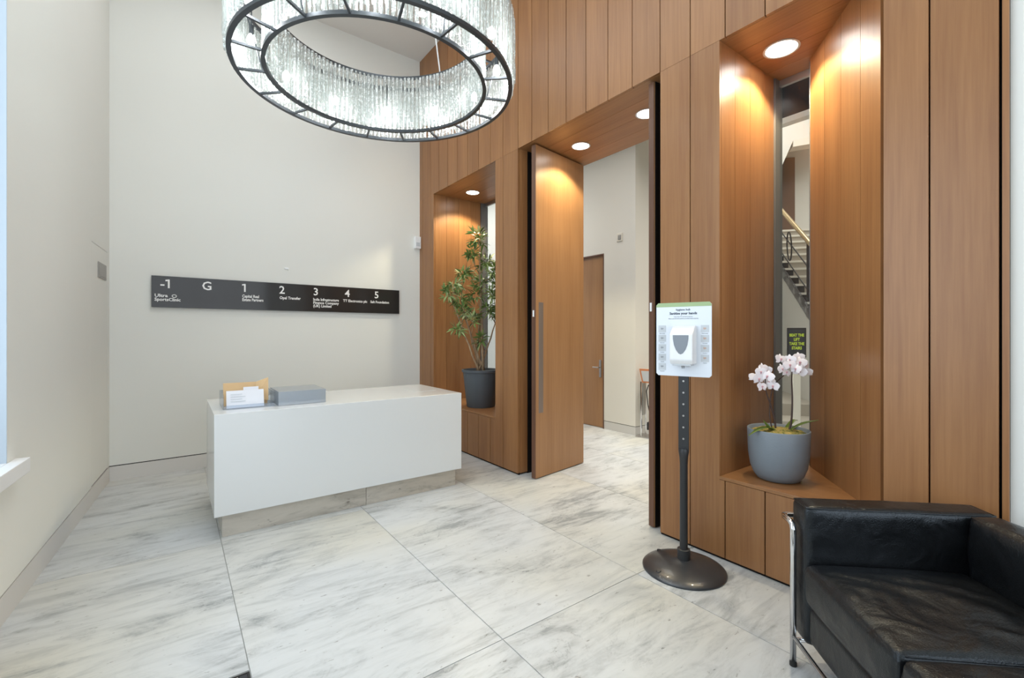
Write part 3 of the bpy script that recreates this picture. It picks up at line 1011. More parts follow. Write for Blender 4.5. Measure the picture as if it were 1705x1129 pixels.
# ------------------------------------------------------------ entrance mat
ym0, ym1 = -0.50, 0.2395
t = thing('entrance_mat', 'charcoal entrance mat with aluminium strips at the bottom edge', 'mat', (-2.09, ym1, 0))
MB().box(0.008, 4.4, -0.56, -0.008, -0.022, -0.004).build('mat_base', M['rubber'], t)
MB().box(0, 4.4, -0.008, 0, -0.022, 0.001).box(0, 0.008, -0.56, -0.008, -0.022, 0.001).build('edge_frame', M['rubber'], t)
for k in range(13):
    MB().box(0.010, 4.4, -0.036 - 0.040 * k, -0.009 - 0.040 * k, -0.004, 0.0005).build('mat_strip', M['matpile'], t)
    MB().box(0.010, 4.4, -0.048 - 0.040 * k, -0.040 - 0.040 * k, -0.004, 0.0).build('metal_strip', M['alu'], t)

# ------------------------------------------------------------ reception desk
dk = thing('reception_desk', 'white reception desk on a recessed stone plinth', 'desk', (-3.93, 1.12, 0))
MB().box(-0.43, 0.42, -0.916, 0.916, 0.155, 0.822).build('desk_body', M['desk'], dk, bevel=0.003)
MB().box(-0.39, 0.364, -0.868, 0.088, 0, 0.154).build('plinth', M['plinth'], dk, bevel=0.001)
MB().box(-0.39, 0.364, 0.0905, 0.885, 0, 0.154).build('plinth', M['plinth'], dk, bevel=0.001)
# inset writing surface at the visitor end
MB().box(-0.20, 0.12, 0.62, 0.82, 0.822, 0.8235).build('desk_pad', M['desk'], dk)

# left tray: clear acrylic with leaflets
Z = 0.8225
t = thing('leaflet_tray', 'clear acrylic tray at the left end of the desk', 'tray', (-3.84, 0.423, Z))
tr = MB()
tr.box(-0.165, 0.165, -0.158, 0.158, 0, 0.004)
MB().box(-0.165, 0.165, -0.158, 0.158, 0, 0.004).build('tray_base', M['acrylic'], t)
for nm, b_ in (('side', (-0.165, 0.165, -0.158, -0.154)), ('side', (-0.165, 0.165, 0.154, 0.158)), ('back', (-0.165, -0.161, -0.154, 0.154))):
    MB().box(*b_, 0.004, 0.105).build(nm, M['acrylic'], t)
MB().box(0.161, 0.165, -0.154, 0.154, 0.004, 0.028).build('front_lip', M['acrylic'], t)
o = thing('white_leaflet', 'white folded leaflet leaning in the left acrylic tray', 'leaflet', (-3.73, 0.412, Z + 0.005))
MB().ext([(0.03, -0.125, 0), (0.03, 0.105, 0), (0.0, 0.105, 0.118), (0.0, -0.125, 0.118)], (-0.003, 0, 0)).build('front_sheet', M['paper'], o)
MB().ext([(0.012, -0.02, 0), (0.012, 0.075, 0), (-0.018, 0.075, 0.138), (-0.018, -0.02, 0.138)], (-0.003, 0, 0)).build('back_sheet', M['paper'], o)
for k in range(4):
    MB().ext([(0.0085 + 0.0012 + 0.0 - 0.0, -0.10, 0.095 - k * 0.016), (0.0085 + 0.0012, -0.03 + 0.02 * (k % 2), 0.095 - k * 0.016), (0.0085 + 0.0025, -0.03 + 0.02 * (k % 2), 0.090 - k * 0.016), (0.0085 + 0.0025, -0.10, 0.090 - k * 0.016)], (0.001, 0, 0)).build('printed_line', M['icon'], o, loc=(-0.002 + 0.004 * k, 0, 0))
o = thing('kraft_envelope', 'brown card envelope standing behind the white leaflet', 'envelope', (-3.80, 0.41, Z + 0.005))
MB().ext([(0.02, -0.135, 0), (0.02, 0.14, 0), (-0.02, 0.14, 0.165), (-0.02, -0.135, 0.165)], (-0.004, 0, 0)).build('envelope_back', M['kraft'], o)
MB().ext([(0.026, 0.05, 0.05), (0.045, 0.142, 0.03), (0.01, 0.146, 0.195), (-0.012, 0.07, 0.165)], (-0.004, 0, 0)).build('envelope_flap', M['kraft'], o)
# right tray: frosted grey acrylic box
t = thing('acrylic_box', 'frosted grey acrylic box on the desk beside the leaflet tray', 'box', (-3.83, 0.765, Z))
MB().box(-0.178, 0.178, -0.163, 0.163, 0, 0.004).build('box_base', M['smoke'], t)
for b_ in ((-0.178, 0.178, -0.163, -0.159), (-0.178, 0.178, 0.159, 0.163), (0.174, 0.178, -0.159, 0.159), (-0.178, -0.174, -0.159, 0.159)):
    MB().box(*b_, 0.004, 0.098).build('side', M['smoke'], t)
MB().box(-0.172, 0.172, -0.157, 0.125, 0.004, 0.086).build('contents', mat('grey_papers', (0.66, 0.68, 0.70), 0.7), t)
MB().box(-0.178, 0.178, -0.163, 0.163, 0.098, 0.102).build('lid', M['smoke'], t, bevel=0.001)

# ------------------------------------------------------------ chandelier
CX, CY, ZB, ZH = -3.048, 1.134, 3.03, 3.475
RO, RI = 0.90, 0.695
ch = thing('chandelier', 'large ring chandelier of hanging crystal rods on a dark frame', 'chandelier', (CX, CY, ZB))


def ring(r, z, h, wd, name, m_):
    MB().lathe([(r - wd, z), (r, z), (r, z + h), (r - wd, z + h), (r - wd, z)], seg=96).build(name, m_, ch, smooth=True)


ring(RO, 0.0, 0.022, 0.028, 'outer_ring', M['darkmetal'])
ring(RI + 0.026, 0.0, 0.022, 0.026, 'inner_ring', M['darkmetal'])
HT = ZH - ZB
ring(RO, HT, 0.022, 0.022, 'upper_outer_ring', M['darkmetal'])
ring(RI + 0.026, HT, 0.022, 0.022, 'upper_inner_ring', M['darkmetal'])
NS = 18
spoke_me = spoke2 = post_me = None
for k in range(NS):
    a = 2 * PI * (k + 0.35) / NS
    for z_ in (0.004, HT + 0.004):
        if spoke_me is None:
            b_ = MB().box(RI + 0.02, RO - 0.02, -0.007, 0.007, 0, 0.014)
            o = b_.build('spoke', M['darkmetal'], ch)
            spoke_me = o.data
        else:
            o = link('spoke', spoke_me, None, ch)
        o.location = (0, 0, z_)
        o.rotation_euler = (0, 0, a)
    if k % 3 == 0:
        c_, s_ = math.cos(a), math.sin(a)
        MB().tube([((RI + 0.04) * c_, (RI + 0.04) * s_, 0.02), ((RO - 0.05) * c_, (RO - 0.05) * s_, HT)], 0.005, 6).build('brace', M['darkmetal'], ch)


def rod_mesh(seed, ln):
    r_ = random.Random(seed)
    prof = []
    n = 9
    for i in range(n + 1):
        z = -ln * i / n
        prof.append(((0.0130 + r_.uniform(-0.003, 0.003)), z))
    b = MB()
    b.lathe(list(reversed([(0, prof[0][1])] + prof + [(0, prof[-1][1])])), seg=6)
    me = bpy.data.meshes.new('crystal_rod')
    me.from_pydata(b.v, [], b.f)
    me.materials.append(M['crystal'])
    me.update()
    return me


rods = [rod_mesh(s, 0.405 + 0.003 * s) for s in range(6)]
NO, NI = 168, 132
for n_, r_, off in ((NO, RO + 0.004, 0.0), (NI, RI - 0.006, 0.5)):
    for k in range(n_):
        a = 2 * PI * (k + off) / n_
        o = link('crystal_rod', random.choice(rods), None, ch)
        rr = r_ + random.uniform(-0.004, 0.004)
        o.location = (rr * math.cos(a), rr * math.sin(a), HT - 0.002)
        o.rotation_euler = (random.uniform(-0.01, 0.01), random.uniform(-0.01, 0.01), random.uniform(0, 6))
# second, inner curtain of small rods: real geometry joined
b_ = MB()
for n_, r_ in ((150, RO - 0.018), (118, RI + 0.016)):
    for k in range(n_):
        a = 2 * PI * (k + 0.25) / n_
        x, y = r_ * math.cos(a), r_ * math.sin(a)
        z1 = HT - 0.01
        z0 = 0.03 + random.uniform(0, 0.05)
        rd = 0.007
        ca = random.uniform(0, 3)
        pts = [(x + rd * math.cos(ca + j * 2 * PI / 4), y + rd * math.sin(ca + j * 2 * PI / 4)) for j in range(4)]
        b_.prism(pts, z0, z1)
tag(b_.build('crystal_curtain', M['crystal'], ch), kind='stuff')
NB = 12
bulb_me = None
for k in range(NB):
    a = 2 * PI * (k + 0.2) / NB
    x, y = 0.805 * math.cos(a), 0.805 * math.sin(a)
    hd = MB().lathe([(0, 0.07), (0.014, 0.07), (0.014, 0.13), (0, 0.13)], seg=12).build('lamp_holder', M['darkmetal'], ch, smooth=True, loc=(x, y, HT * 0.40))
    MB().lathe([(0, 0), (0.020, 0.008), (0.028, 0.028), (0.022, 0.052), (0.012, 0.07), (0, 0.07)], seg=14).build('bulb', M['bulb'], hd, smooth=True)
    MB().tube([(0, 0, 0.13), (0, 0, HT * 0.58 + 0.01)], 0.004, 6).build('lamp_stem', M['darkmetal'], hd)
    l = bpy.data.lights.new('bulb_light', 'POINT')
    l.energy = 3.0
    l.color = (0.97, 0.98, 1.0)
    l.shadow_soft_size = 0.03
    lo = bpy.data.objects.new('bulb_light', l)
    COL.objects.link(lo)
    lo.parent = ch
    lo.location = (x, y, HT * 0.40 - 0.035)
for k in range(3):
    a = 2 * PI * k / 3 + math.radians(118)
    MB().tube([((RI + 0.01) * math.cos(a), (RI + 0.01) * math.sin(a), HT + 0.02), (0.35 * math.cos(a), 0.35 * math.sin(a), ZC - ZB - 0.001)], 0.006, 6).build('suspension_cable', M['white'], ch)

# ------------------------------------------------------------ sanitiser stand
ss = thing('sanitiser_stand', 'black pole stand with hand sanitiser dispenser and notice', 'stand', (-1.522, 2.345, 0), math.radians(18.1))
prof = [(0, 0.0), (0.226, 0.0), (0.228, 0.006), (0.222, 0.012), (0.19, 0.026), (0.14, 0.040), (0.09, 0.050), (0.045, 0.056), (0.036, 0.060), (0, 0.060)]
MB().lathe(prof, seg=64).build('base', M['iron'], ss, smooth='full')
MB().lathe([(0, 0.058), (0.036, 0.058), (0.035, 0.115), (0.030, 0.118), (0, 0.118)], seg=28).build('collar', M['black'], ss, smooth=True)
MB().lathe([(0, 0.115), (0.022, 0.115), (0.0215, 0.60), (0.024, 0.64), (0.029, 0.675), (0.022, 0.69), (0, 0.69)], seg=20).build('pole', M['black'], ss, smooth=True)
up = MB().box(-0.029, 0.029, -0.006, 0.006, 0.672, 1.46).build('upright_strip', M['black'], ss, bevel=0.002)
for k in range(9):
    MB().lathe([(0, -0.001), (0.0055, -0.001), (0.0055, 0.0015), (0, 0.0015)], seg=10).build('hole', M['steel'], up, loc=(0, -0.0065, 0.745 + 0.066 * k), rot=(PI / 2, 0, 0))
MB().lathe([(0, 0), (0.016, 0), (0.018, 0.006), (0.010, 0.012), (0, 0.012)], seg=16).build('bolt', M['black'], ss, loc=(-0.09, -0.16, 0.018), rot=(0.25, -0.12, 0))
MB().lathe([(0, 0), (0.012, 0), (0.012, 0.006), (0, 0.006)], seg=12).build('bolt', M['black'], ss, loc=(-0.17, 0.09, 0.022))
nb_ = MB().ext([(-0.152 + (0.012 if c in (0, 3) else 0), 0, 0) for c in ()] or
               [(-0.1525, -0.008, 1.115), (-0.1405, -0.008, 1.103), (0.1405, -0.008, 1.103), (0.1525, -0.008, 1.115), (0.1525, -0.008, 1.512), (0.1405, -0.008, 1.524), (-0.1405, -0.008, 1.524), (-0.1525, -0.008, 1.512)], (0, -0.005, 0)).build('notice_board', M['poster'], ss)
yf = -0.0132
MB().ext([(-0.1525, yf, 1.500), (0.1525, yf, 1.500), (0.1525, yf, 1.512), (0.1405, yf, 1.524), (-0.1405, yf, 1.524), (-0.1525, yf, 1.512)], (0, -0.0006, 0)).build('green_band', M['green_strip'], nb_)
X3, Z3 = (1, 0, 0), (0, 0, 1)
text('notice_text', 'hygiene hub', 0.0165, (0, yf - 0.0005, 1.478), X3, Z3, M['ink'], nb_, 'CENTER', bold=0.0002)
text('notice_text', 'Sanitise your hands', 0.0195, (0, yf - 0.0005, 1.456), X3, Z3, M['ink'], nb_, 'CENTER', bold=0.0006)
text('notice_text', 'Help stop the spread of germs', 0.0085, (0, yf - 0.0005, 1.441), X3, Z3, M['ink_light'], nb_, 'CENTER')
text('notice_text', 'Please use the hand sanitiser provided when entering', 0.0085, (0, yf - 0.0005, 1.430), X3, Z3, M['ink_light'], nb_, 'CENTER', sx=0.9)
for sx_, n_ in ((-1, 5), (1, 4)):
    for k in range(n_):
        cx_, cz_ = sx_ * 0.118, 1.372 - 0.055 * k
        ic = MB().box(cx_ - 0.022, cx_ + 0.022, yf - 0.0006, yf, cz_ - 0.018, cz_ + 0.022).build('picture_square', M['icon'], nb_)
        hm = M['skin_print'] if sx_ > 0 else M['ink_light']
        pts = [(cx_ - 0.012, -0.008), (cx_ - 0.004, -0.011), (cx_ + 0.010, -0.006), (cx_ + 0.013, 0.003), (cx_ + 0.004, 0.008), (cx_ - 0.003, 0.005), (cx_ - 0.011, 0.010), (cx_ - 0.015, 0.001)]
        s_ = 0.62
        MB().ext([(cx_ + (x - cx_) * s_, yf - 0.0009, cz_ + 0.004 + z * s_) for x, z in pts], (0, -0.0003, 0)).build('hand_picture', hm, ic)
        text('caption', ('Palm to palm', 'Rub backs', 'Interlace', 'Thumbs', 'Dry hands')[k], 0.0062, (cx_, yf - 0.0007, cz_ - 0.026), X3, Z3, M['ink_light'], ic, 'CENTER')
# dispenser
dx = 0.013
db = MB().ext([(dx - 0.062, yf, 1.176), (dx - 0.062, yf - 0.080, 1.176), (dx - 0.062, yf - 0.098, 1.20), (dx - 0.062, yf - 0.098, 1.345), (dx - 0.062, yf - 0.030, 1.392), (dx - 0.062, yf, 1.392)], (0.124, 0, 0)).build('dispenser', M['white'], ss, bevel=0.007, bseg=3)
shp = [(-0.042, 1.338), (0.042, 1.338), (0.041, 1.315), (0.036, 1.285), (0.026, 1.258), (0.012, 1.238), (0, 1.232), (-0.012, 1.238), (-0.026, 1.258), (-0.036, 1.285), (-0.041, 1.315)]
MB().ext([(dx + x, yf - 0.0980, z) for x, z in shp], (0, -0.0025, 0)).build('level_window', M['grey_window'], db, bevel=0.001)
MB().box(dx - 0.05, dx + 0.05, yf - 0.080, yf - 0.01, 1.168, 1.178).build('nozzle_plate', M['icon'], db, bevel=0.002)
MB().lathe([(0, 1.152), (0.008, 1.152), (0.010, 1.170), (0, 1.170)], (dx, yf - 0.05, 0), seg=12).build('nozzle', M['ink_light'], db, smooth=True)


# ------------------------------------------------------------ plants
def leaf_mesh(name, ln, wd, droop, m_, n=5):
    vs, fs = [], []
    for i in range(n + 1):
        t_ = i / n
        ww = wd * (math.sin(PI * (t_ ** 0.75)) * 0.98 + 0.02)
        x = ln * t_
        z = -droop * ln * t_ * t_
        vs += [(x, -ww / 2, z + ww * 0.18), (x, 0, z), (x, ww / 2, z + ww * 0.18)]
    for i in range(n):
        a = i * 3
        fs += [(a, a + 3, a + 4, a + 1), (a + 1, a + 4, a + 5, a + 2)]
    me = bpy.data.meshes.new(name)
    me.from_pydata(vs, [], fs)
    me.materials.append(m_)
    for p in me.polygons:
        p.use_smooth = True
    return me


RT = Vector((0.59372, 0.80467, 0))     # screen-right at the camera's angle, used only to lay the crown out
FW = Vector((-0.80467, 0.59372, 0))
PC = Vector((-4.515, 2.880, ZS))
tp = thing('potted_tree', 'tall leafy multi-stemmed tree in a dark grey pot in the left niche', 'plant', tuple(PC))
MB().lathe([(0, 0), (0.160, 0), (0.166, 0.010), (0.208, 0.40), (0.222, 0.404), (0.224, 0.430), (0.206, 0.432), (0.196, 0.36), (0, 0.36)], seg=48).build('pot', M['pot_dark'], tp, smooth=True)
MB().lathe([(0, 0.392), (0.09, 0.39), (0.198, 0.380), (0.196, 0.361), (0, 0.361)], seg=32).build('soil', M['soil'], tp, smooth=True)
mpx = 5.27 / 761.0
tips = [(-4, 395, .0, .13), (-16, 425, -.05, .12), (8, 436, .05, .13), (21, 455, -.02, .13), (-28, 458, -.04, .12), (2, 470, .03, .12), (-54, 486, -.05, .10), (-34, 500, -.02, .12),
        (-8, 492, .0, .12), (20, 490, .04, .12), (-26, 520, -.05, .11), (12, 512, .0, .11), (-12, 535, -.06, .09), (-38, 548, -.05, .08), (28, 525, .05, .11), (2, 568, -.03, .06), (30, 470, .08, .10), (-44, 476, -.10, .08)]
nodes = []
for dxp, py, dd, rr in tips:
    z = 1.35 - (py - 554.5) * mpx - ZS
    nodes.append((RT * (dxp * mpx) + FW * dd + Vector((0, 0, z)), rr))
stems = [(0, 0, .035), (7, 1.2, .03), (10, 2.5, .028), (5, 3.6, .03), (14, 4.6, .028), (6, 5.5, .025)]


def sprig_mesh(seed, ln, wd, droop):
    r_ = random.Random(seed)
    base = leaf_mesh('tmp', ln, wd, droop, M['leaf'], 4)
    bv = [v.co.copy() for v in base.vertices]
    bf = [tuple(p.vertices) for p in base.polygons]
    bpy.data.meshes.remove(base)
    vs, fs = [], []
    for k, (az, el, off) in enumerate(((0.0, 0.25, 0.035), (0.75, 0.0, 0.018), (-0.8, 0.05, 0.012), (0.45, 0.75, 0.02), (-0.5, -0.6, 0.01))):
        m4 = Matrix.Rotation(az + r_.uniform(-.2, .2), 4, 'Z') @ Matrix.Rotation(-el + r_.uniform(-.2, .2), 4, 'Y') @ Matrix.Rotation(r_.uniform(-.5, .5), 4, 'X')
        s_ = r_.uniform(0.75, 1.1)
        o_ = len(vs)
        vs += [tuple((m4 @ (v * s_)) + Vector((off, 0, 0))) for v in bv]
        fs += [tuple(i + o_ for i in f) for f in bf]
    me = bpy.data.meshes.new('leaf_sprig')
    me.from_pydata(vs, [], fs)
    me.materials.append(M['leaf'])
    for p in me.polygons:
        p.use_smooth = True
    return me


leaves = [sprig_mesh(k, ln_, wd_, dr_) for k, (ln_, wd_, dr_) in enumerate(((0.095, 0.026, 0.25), (0.105, 0.024, 0.5), (0.080, 0.024, 0.1)))]
rs = random.Random(11)
trunk_tops = []
for ti, ang, r0 in stems:
    n0, _ = nodes[ti]
    b0 = Vector((0.05 * math.cos(ang), 0.05 * math.sin(ang), 0.37))
    mid = b0.lerp(n0, 0.45) + Vector((rs.uniform(-.03, .03), rs.uniform(-.03, .03), 0.02))
    path = []
    for k in range(9):
        t_ = k / 8
        p = (b0 * (1 - t_) + mid * t_) * (1 - t_) + (mid * (1 - t_) + n0 * t_) * t_
        path.append(p + Vector((rs.uniform(-.006, .006), rs.uniform(-.006, .006), 0)))
    MB().tube(path, 0.017 if r0 > 0.029 else 0.013, 8, r2=0.006).build('trunk', M['bark'], tp, smooth='full')
    trunk_tops.append(path)
for ni, (n0, rr) in enumerate(nodes):
    # twig from the nearest trunk point to the cluster
    best = min((p for path in trunk_tops for p in path[3:]), key=lambda p: (p - (n0 - Vector((0, 0, 0.14)))).length)
    if (best - n0).length > 0.03:
        MB().tube([best, best.lerp(n0, 0.5) + Vector((0, 0, -0.015)), n0], 0.006, 6, r2=0.003).build('branch', M['bark'], tp, smooth='full')
    cnt = int(13 * rr / 0.11) + 1
    for k in range(cnt):
        o = link('leaf_sprig', rs.choice(leaves), None, tp)
        az = rs.uniform(0, 2 * PI)
        el = rs.uniform(-0.7, 1.0)
        st_ = rr * rs.uniform(0.0, 0.62)
        d_ = Vector((math.cos(az) * math.cos(el), math.sin(az) * math.cos(el), math.sin(el)))
        p = n0 + d_ * st_ + Vector((0, 0, rs.uniform(-0.03, 0.04)))
        wp = p + PC
        if wp.x + 0.11 * d_.x < -5.19 or wp.y + 0.11 * d_.y > 3.30:
            d_ = Vector((abs(d_.x), -abs(d_.y), d_.z))
            az = math.atan2(d_.y, d_.x)
        o.location = p
        o.rotation_euler = (rs.uniform(-0.6, 0.6), -el, az)
        s_ = rs.uniform(0.8, 1.2)
        o.scale = (s_, s_, s_)

# orchid
OC = Vector((-1.232, 2.852, ZS))
op = thing('potted_orchid', 'pink and white orchid in a rounded blue-grey pot in the right niche', 'plant', tuple(OC))
MB().lathe([(0, 0), (0.095, 0), (0.112, 0.006), (0.132, 0.035), (0.148, 0.08), (0.158, 0.15), (0.163, 0.29), (0.160, 0.295), (0.154, 0.29), (0.150, 0.26), (0, 0.26)], seg=56).build('pot', M['pot_blue'], op, smooth='full')
b_ = MB()
prof_m = [(0, 0.262)] + [(0.151, 0.262), (0.151, 0.272)] + [(0.15 * (1 - k / 8), 0.274 + 0.022 * math.sin(k / 8 * PI / 2)) for k in range(1, 8)] + [(0, 0.298)]
b_.lathe(prof_m, seg=48)
b_.v = [(x, y, z + (noise.noise(Vector((x * 45, y * 45, z * 40))) * 0.012 if z > 0.271 else 0)) for x, y, z in b_.v]
b_.build('moss', M['moss'], op, smooth='full')
omx = 2.75 / 761.0
ZO = lambda py: 1.35 - (py - 554.5) * omx - ZS


def op_pt(px, py, dd=0.0):
    return RT * ((px - 1296.0) * omx) + FW * dd + Vector((0, 0, ZO(py)))


def curve(pts, n=14):
    out = []
    P_ = [pts[0]] + list(pts) + [pts[-1]]
    for i in range(1, len(P_) - 2):
        for k in range(n):
            t_ = k / n
            a, b, c, d = P_[i - 1], P_[i], P_[i + 1], P_[i + 2]
            out.append(0.5 * ((2 * b) + (c - a) * t_ + (2 * a - 5 * b + 4 * c - d) * t_ ** 2 + (-a + 3 * b - 3 * c + d) * t_ ** 3))
    out.append(pts[-1])
    return out


s1 = curve([op_pt(1293, 722), op_pt(1290, 695), op_pt(1284, 672), op_pt(1276, 648), op_pt(1272, 628, -.02)], 6)
s2 = curve([op_pt(1310, 722), op_pt(1317, 700), op_pt(1319, 665), op_pt(1318, 630), op_pt(1316, 612, -.02)], 6)
s3 = curve([op_pt(1294, 722, .03), op_pt(1290, 690, .05), op_pt(1297, 645, .06), op_pt(1310, 618, .0), op_pt(1305, 600, -.03)], 6)
for s_, r_ in ((s1, 0.0055), (s2, 0.0065), (s3, 0.0035)):
    MB().tube(s_, r_, 7, r2=0.0028).build('stem', M['stem'], op, smooth='full')


def petal(bm_, ang, ln, wd, tilt, nseg=5):
    ca, sa = math.cos(ang), math.sin(ang)
    vs = []
    for i in range(nseg + 1):
        t_ = i / nseg
        ww = wd * math.sin(PI * min(1, 0.12 + t_ * 0.88)) ** 0.7
        for s__ in (-0.5, 0, 0.5):
            u_, v_ = ln * t_ + 0.002, ww * s__
            z = tilt * ln * t_ * t_ - abs(s__) * 0.006 + 0.002
            vs.append((u_ * ca - v_ * sa, u_ * sa + v_ * ca, z))
    fs = []
    for i in range(nseg):
        a = i * 3
        fs += [(a, a + 3, a + 4, a + 1), (a + 1, a + 4, a + 5, a + 2)]
    bm_.add(vs, fs)


fl_b = MB()
for a_ in (PI / 2, PI / 2 + 2.2, PI / 2 - 2.2):
    petal(fl_b, a_, 0.034, 0.021, -0.15)
for a_ in (0.25, PI - 0.25):
    petal(fl_b, a_, 0.038, 0.042, 0.12)
fl_me = bpy.data.meshes.new('flower')
fl_me.from_pydata(fl_b.v, [], fl_b.f)
fl_me.materials.append(M['petal'])
for p in fl_me.polygons:
    p.use_smooth = True
lp_b = MB().lathe([(0, 0.0), (0.007, 0.002), (0.008, 0.008), (0.004, 0.014), (0, 0.015)], seg=8)
petal(lp_b, -PI / 2, 0.016, 0.012, 0.5)
lip_me = bpy.data.meshes.new('lip')
lip_me.from_pydata(lp_b.v, [], lp_b.f)
lip_me.materials.append(M['petal_c'])
fpos = [(1263, 617, -.03), (1270, 612, -.01), (1278, 616, .01), (1260, 628, -.03), (1272, 624, -.04), (1281, 634, -.01), (1265, 641, -.03), (1283, 640, -.03), (1258, 627, 0),
        (1297, 597, -.02), (1296, 612, -.04), (1308, 606, -.04), (1304, 618, -.03), (1311, 598, -.02), (1324, 602, -.04), (1322, 616, -.05), (1334, 607, -.03), (1328, 594, -.01), (1337, 618, -.03), (1316, 612, -.05)]
for px, py, dd in fpos:
    o = link('flower', fl_me, None, op)
    c = op_pt(px, py, dd)
    o.location = c
    # face roughly into the room with scatter
    o.rotation_euler = (math.radians(78 + rs.uniform(-22, 22)), rs.uniform(-0.3, 0.3), math.radians(30 + rs.uniform(-45, 45)))
    s_ = rs.uniform(0.85, 1.12)
    o.scale = (s_, s_, s_)
    lp = link('lip', lip_me, None, o)
    lp.scale = (0.75, 0.75, 0.75)


def strap_leaf(pts, wd, name='leaf'):
    P_ = curve(pts, 5)
    vs, fs = [], []
    n = len(P_) - 1
    for i, p in enumerate(P_):
        d = (P_[min(i + 1, n)] - P_[max(i - 1, 0)]).normalized()
        sd = d.cross(Vector((0, 0, 1)))
        if sd.length < 0.2:
            sd = FW.copy()
        sd.normalize()
        t_ = i / n
        ww = wd * (0.55 + 0.45 * math.sin(PI * min(1, t_ * 1.1))) * (1 if t_ < 0.75 else max(0.03, (1 - t_) * 4))
        nr = sd.cross(d)
        for s__ in (-.5, 0, .5):
            vs.append(p + sd * ww * s__ + nr * (abs(s__) * ww * 0.35))
        for s__ in (-.5, 0, .5):
            vs.append(p + sd * ww * s__ + nr * (abs(s__) * ww * 0.35) - nr * 0.003)
    for i in range(n):
        a, b = i * 6, (i + 1) * 6
        fs += [(a, b, b + 1, a + 1), (a + 1, b + 1, b + 2, a + 2), (a + 3, a + 4, b + 4, b + 3), (a + 4, a + 5, b + 5, b + 4), (a, a + 3, b + 3, b), (a + 2, b + 2, b + 5, a + 5)]
    MB().add(vs, fs).build(name, M['orchid_leaf'], op, smooth='full')


strap_leaf([op_pt(1296, 722, -.02), op_pt(1280, 708, -.03), op_pt(1258, 707, -.06), op_pt(1236, 716, -.08)], 0.034)
strap_leaf([op_pt(1293, 722, 0), op_pt(1284, 714, -.01), op_pt(1275, 704, -.02), op_pt(1267, 694, -.03)], 0.026)
strap_leaf([op_pt(1303, 722, -.02), op_pt(1313, 708, -.04), op_pt(1328, 698, -.06), op_pt(1349, 692, -.07)], 0.034)
strap_leaf([op_pt(1308, 722, .03), op_pt(1322, 708, .05), op_pt(1332, 700, .06), op_pt(1340, 700, .07)], 0.030)

# ------------------------------------------------------------ leather sofa
so = thing('leather_sofa', 'black leather two-seat sofa with a chrome tube frame', 'sofa', (-0.848, 2.085, 0), math.radians(46.5))


def cushion(name, x0, x1, y0, y1, z0, z1, r=0.028, puff=(0.012, 0.004, 0.004), parent=so, seed=0, wr=0.004, label=None, pipe=True, cuts=17, folds=()):
    """soft block: rounded box grid with a slight crown and wrinkles"""
    c = Vector(((x0 + x1) / 2, (y0 + y1) / 2, (z0 + z1) / 2))
    h = Vector(((x1 - x0) / 2, (y1 - y0) / 2, (z1 - z0) / 2))
    bm_ = bmesh.new()
    bmesh.ops.create_cube(bm_, size=2.0)
    bmesh.ops.subdivide_edges(bm_, edges=bm_.edges[:], cuts=cuts, use_grid_fill=True)
    for v in bm_.verts:
        u = v.co.copy()
        # denser near the edges
        p = Vector([math.copysign(abs(t_) ** 0.65, t_) * hh for t_, hh in zip(u, h)])
        inner = Vector([max(-hh + r, min(hh - r, t_)) for t_, hh in zip(p, h)])
        d = p - inner
        if d.length > 1e-9:
            p = inner + d.normalized() * min(d.length, r) if sum(1 for t_ in d if abs(t_) > 1e-9) > 1 else p
        e = [1 - (t_ / hh) ** 2 for t_, hh in zip(p, h)]
        e = [max(0, t_) for t_ in e]
        off = Vector((math.copysign(puff[1], u.x) * (abs(u.x) > .99) * (e[1] * e[2]) ** .5,
                      math.copysign(puff[2], u.y) * (abs(u.y) > .99) * (e[0] * e[2]) ** .5,
                      math.copysign(puff[0], u.z) * (abs(u.z) > .99) * (e[0] * e[1]) ** .5))
        q_ = (p + c + Vector((seed, seed * 2.3, 0)))
        nz = noise.noise(Vector((q_.x * 7, q_.y * 4, q_.z * 6))) + 0.5 * noise.noise(Vector((q_.x * 16, q_.y * 11, q_.z * 12)))
        k = (e[0] * e[1] if abs(u.z) > .99 else e[2] * max(e[0] if abs(u.x) < .99 else 1, 0.1) * (e[1] if abs(u.y) < .99 else 1))
        n_ = Vector((u.x if abs(u.x) > .99 else 0, u.y if abs(u.y) > .99 else 0, u.z if abs(u.z) > .99 else 0))
        p += off + n_ * nz * wr * min(1, k * 1.6)
        if u.z > .99:
            for (fx0, fy0), (fx1, fy1), am, wd_ in folds:
                fd = Vector((fx1 - fx0, fy1 - fy0))
                rel = Vector((p.x + c.x - fx0, p.y + c.y - fy0))
                t_ = rel.dot(fd) / fd.length_squared
                side = abs(rel.x * fd.y - rel.y * fd.x) / fd.length
                if -0.2 < t_ < 1.2:
                    p.z += am * math.exp(-(side / wd_) ** 2) * math.sin(PI * (t_ + 0.2) / 1.4)
        v.co = p + c
    me = bpy.data.meshes.new(name)
    bm_.to_mesh(me)
    bm_.free()
    o = link(name, me, M['leather'], parent, smooth='full')
    if pipe:
        rr = r * 0.30
        zt_ = z1 - rr
        pts = [(x0 + rr, y0 + rr, zt_), (x1 - rr, y0 + rr, zt_), (x1 - rr, y1 - rr, zt_), (x0 + rr, y1 - rr, zt_)]
        loop = []
        for i in range(4):
            a, b = Vector(pts[i]), Vector(pts[(i + 1) % 4])
            for k in range(8):
                t_ = 0.03 + 0.94 * k / 7
                loop.append(a.lerp(b, t_))
        MB().tube(loop, 0.0038, 6, closed=True).build('piping', M['leather'], o, smooth='full')
    return o


AR, BK = 0.125, 0.115
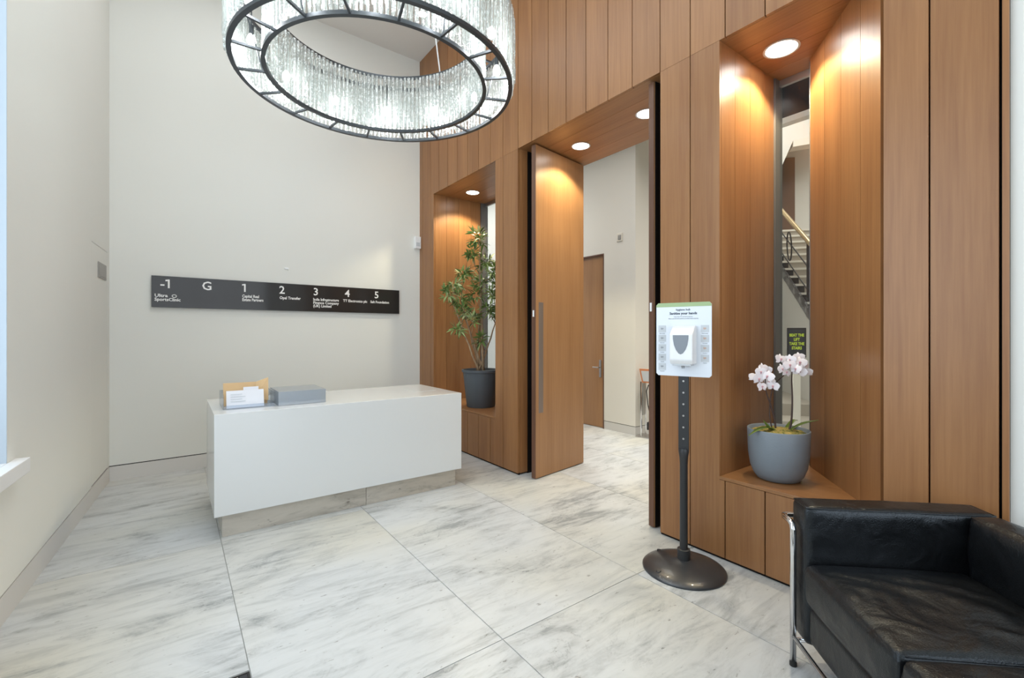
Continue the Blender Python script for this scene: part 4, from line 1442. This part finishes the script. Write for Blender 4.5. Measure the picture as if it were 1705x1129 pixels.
# arms, back, seats, lower cushions (x: depth, y: towards the near end)
cushion('arm_cushion', 0.0, 0.675, -AR, 0.0, 0.115, 0.664, 0.022, (0.004, 0.003, 0.006), seed=1)
cushion('arm_cushion', 0.0, 0.675, -1.29, -1.29 + AR, 0.115, 0.664, 0.022, (0.004, 0.003, 0.006), seed=2)
for k, (ya, yb) in enumerate(((-0.645, -AR - 0.004), (-1.161, -0.651))):
    cushion('seat_cushion', -0.012, 0.555, ya, yb, 0.293, 0.446, 0.024, (0.024, 0.010, 0.003), seed=3 + k, wr=0.012, cuts=45,
            folds=[((0.10, ya + 0.40), (0.46, ya + 0.20), 0.009, 0.020), ((0.22, ya + 0.42), (0.50, ya + 0.30), 0.008, 0.016), ((0.05, ya + 0.34), (0.36, ya + 0.10), 0.006, 0.018), ((0.02, ya + 0.16), (0.14, ya + 0.10), 0.005, 0.010), ((0.02, ya + 0.30), (0.13, ya + 0.23), 0.005, 0.010), ((0.02, ya + 0.40), (0.12, ya + 0.35), 0.004, 0.009), ((0.30, ya + 0.14), (0.50, ya + 0.06), 0.006, 0.014)])
    cushion('base_cushion', 0.004, 0.560, ya, yb, 0.135, 0.287, 0.022, (0.006, 0.008, 0.003), seed=6 + k, wr=0.003)
    cushion('back_cushion', 0.560, 0.675, ya, yb, 0.135, 0.664, 0.026, (0.006, 0.022, 0.004), seed=9 + k, wr=0.010)
rr = 0.0115
for s_, yc in ((1, -0.067), (-1, -1.29 + 0.067)):
    yo = 0.028 if s_ > 0 else -1.29 - 0.028
    # front leg turning outwards into the arm rail
    pth = [(-0.024, yc, 0.02), (-0.024, yc, 0.55), (-0.024, yc + s_ * 0.006, 0.568), (-0.024, yc + s_ * 0.022, 0.576), (-0.024, yo - s_ * 0.02, 0.576), (-0.018, yo - s_ * 0.004, 0.576), (-0.002, yo, 0.576), (0.60, yo, 0.576)]
    MB().tube(pth, rr, 12).build('leg', M['chrome'], so, smooth='full')
    pth = [(0.60, yo, 0.576), (0.69, yo, 0.576), (0.706, yo - s_ * 0.006, 0.576), (0.712, yo - s_ * 0.025, 0.570), (0.712, yc, 0.55), (0.712, yc, 0.02)]
    MB().tube(pth, rr, 12).build('leg', M['chrome'], so, smooth='full')
    for x in (-0.024, 0.712):
        MB().lathe([(0, 0), (0.0135, 0), (0.0135, 0.014), (0.011, 0.021), (0, 0.021)], (x, yc, 0), seg=14).build('foot', M['rubber'], so, smooth=True)
    MB().tube([(-0.024, yc, 0.105), (0.712, yc, 0.105)], 0.009, 10).build('rail', M['chrome'], so, smooth='full')
for x in (-0.024, 0.712):
    MB().tube([(x, -0.067, 0.120), (x, -1.223, 0.120)], 0.009, 10).build('rail', M['chrome'], so, smooth='full')
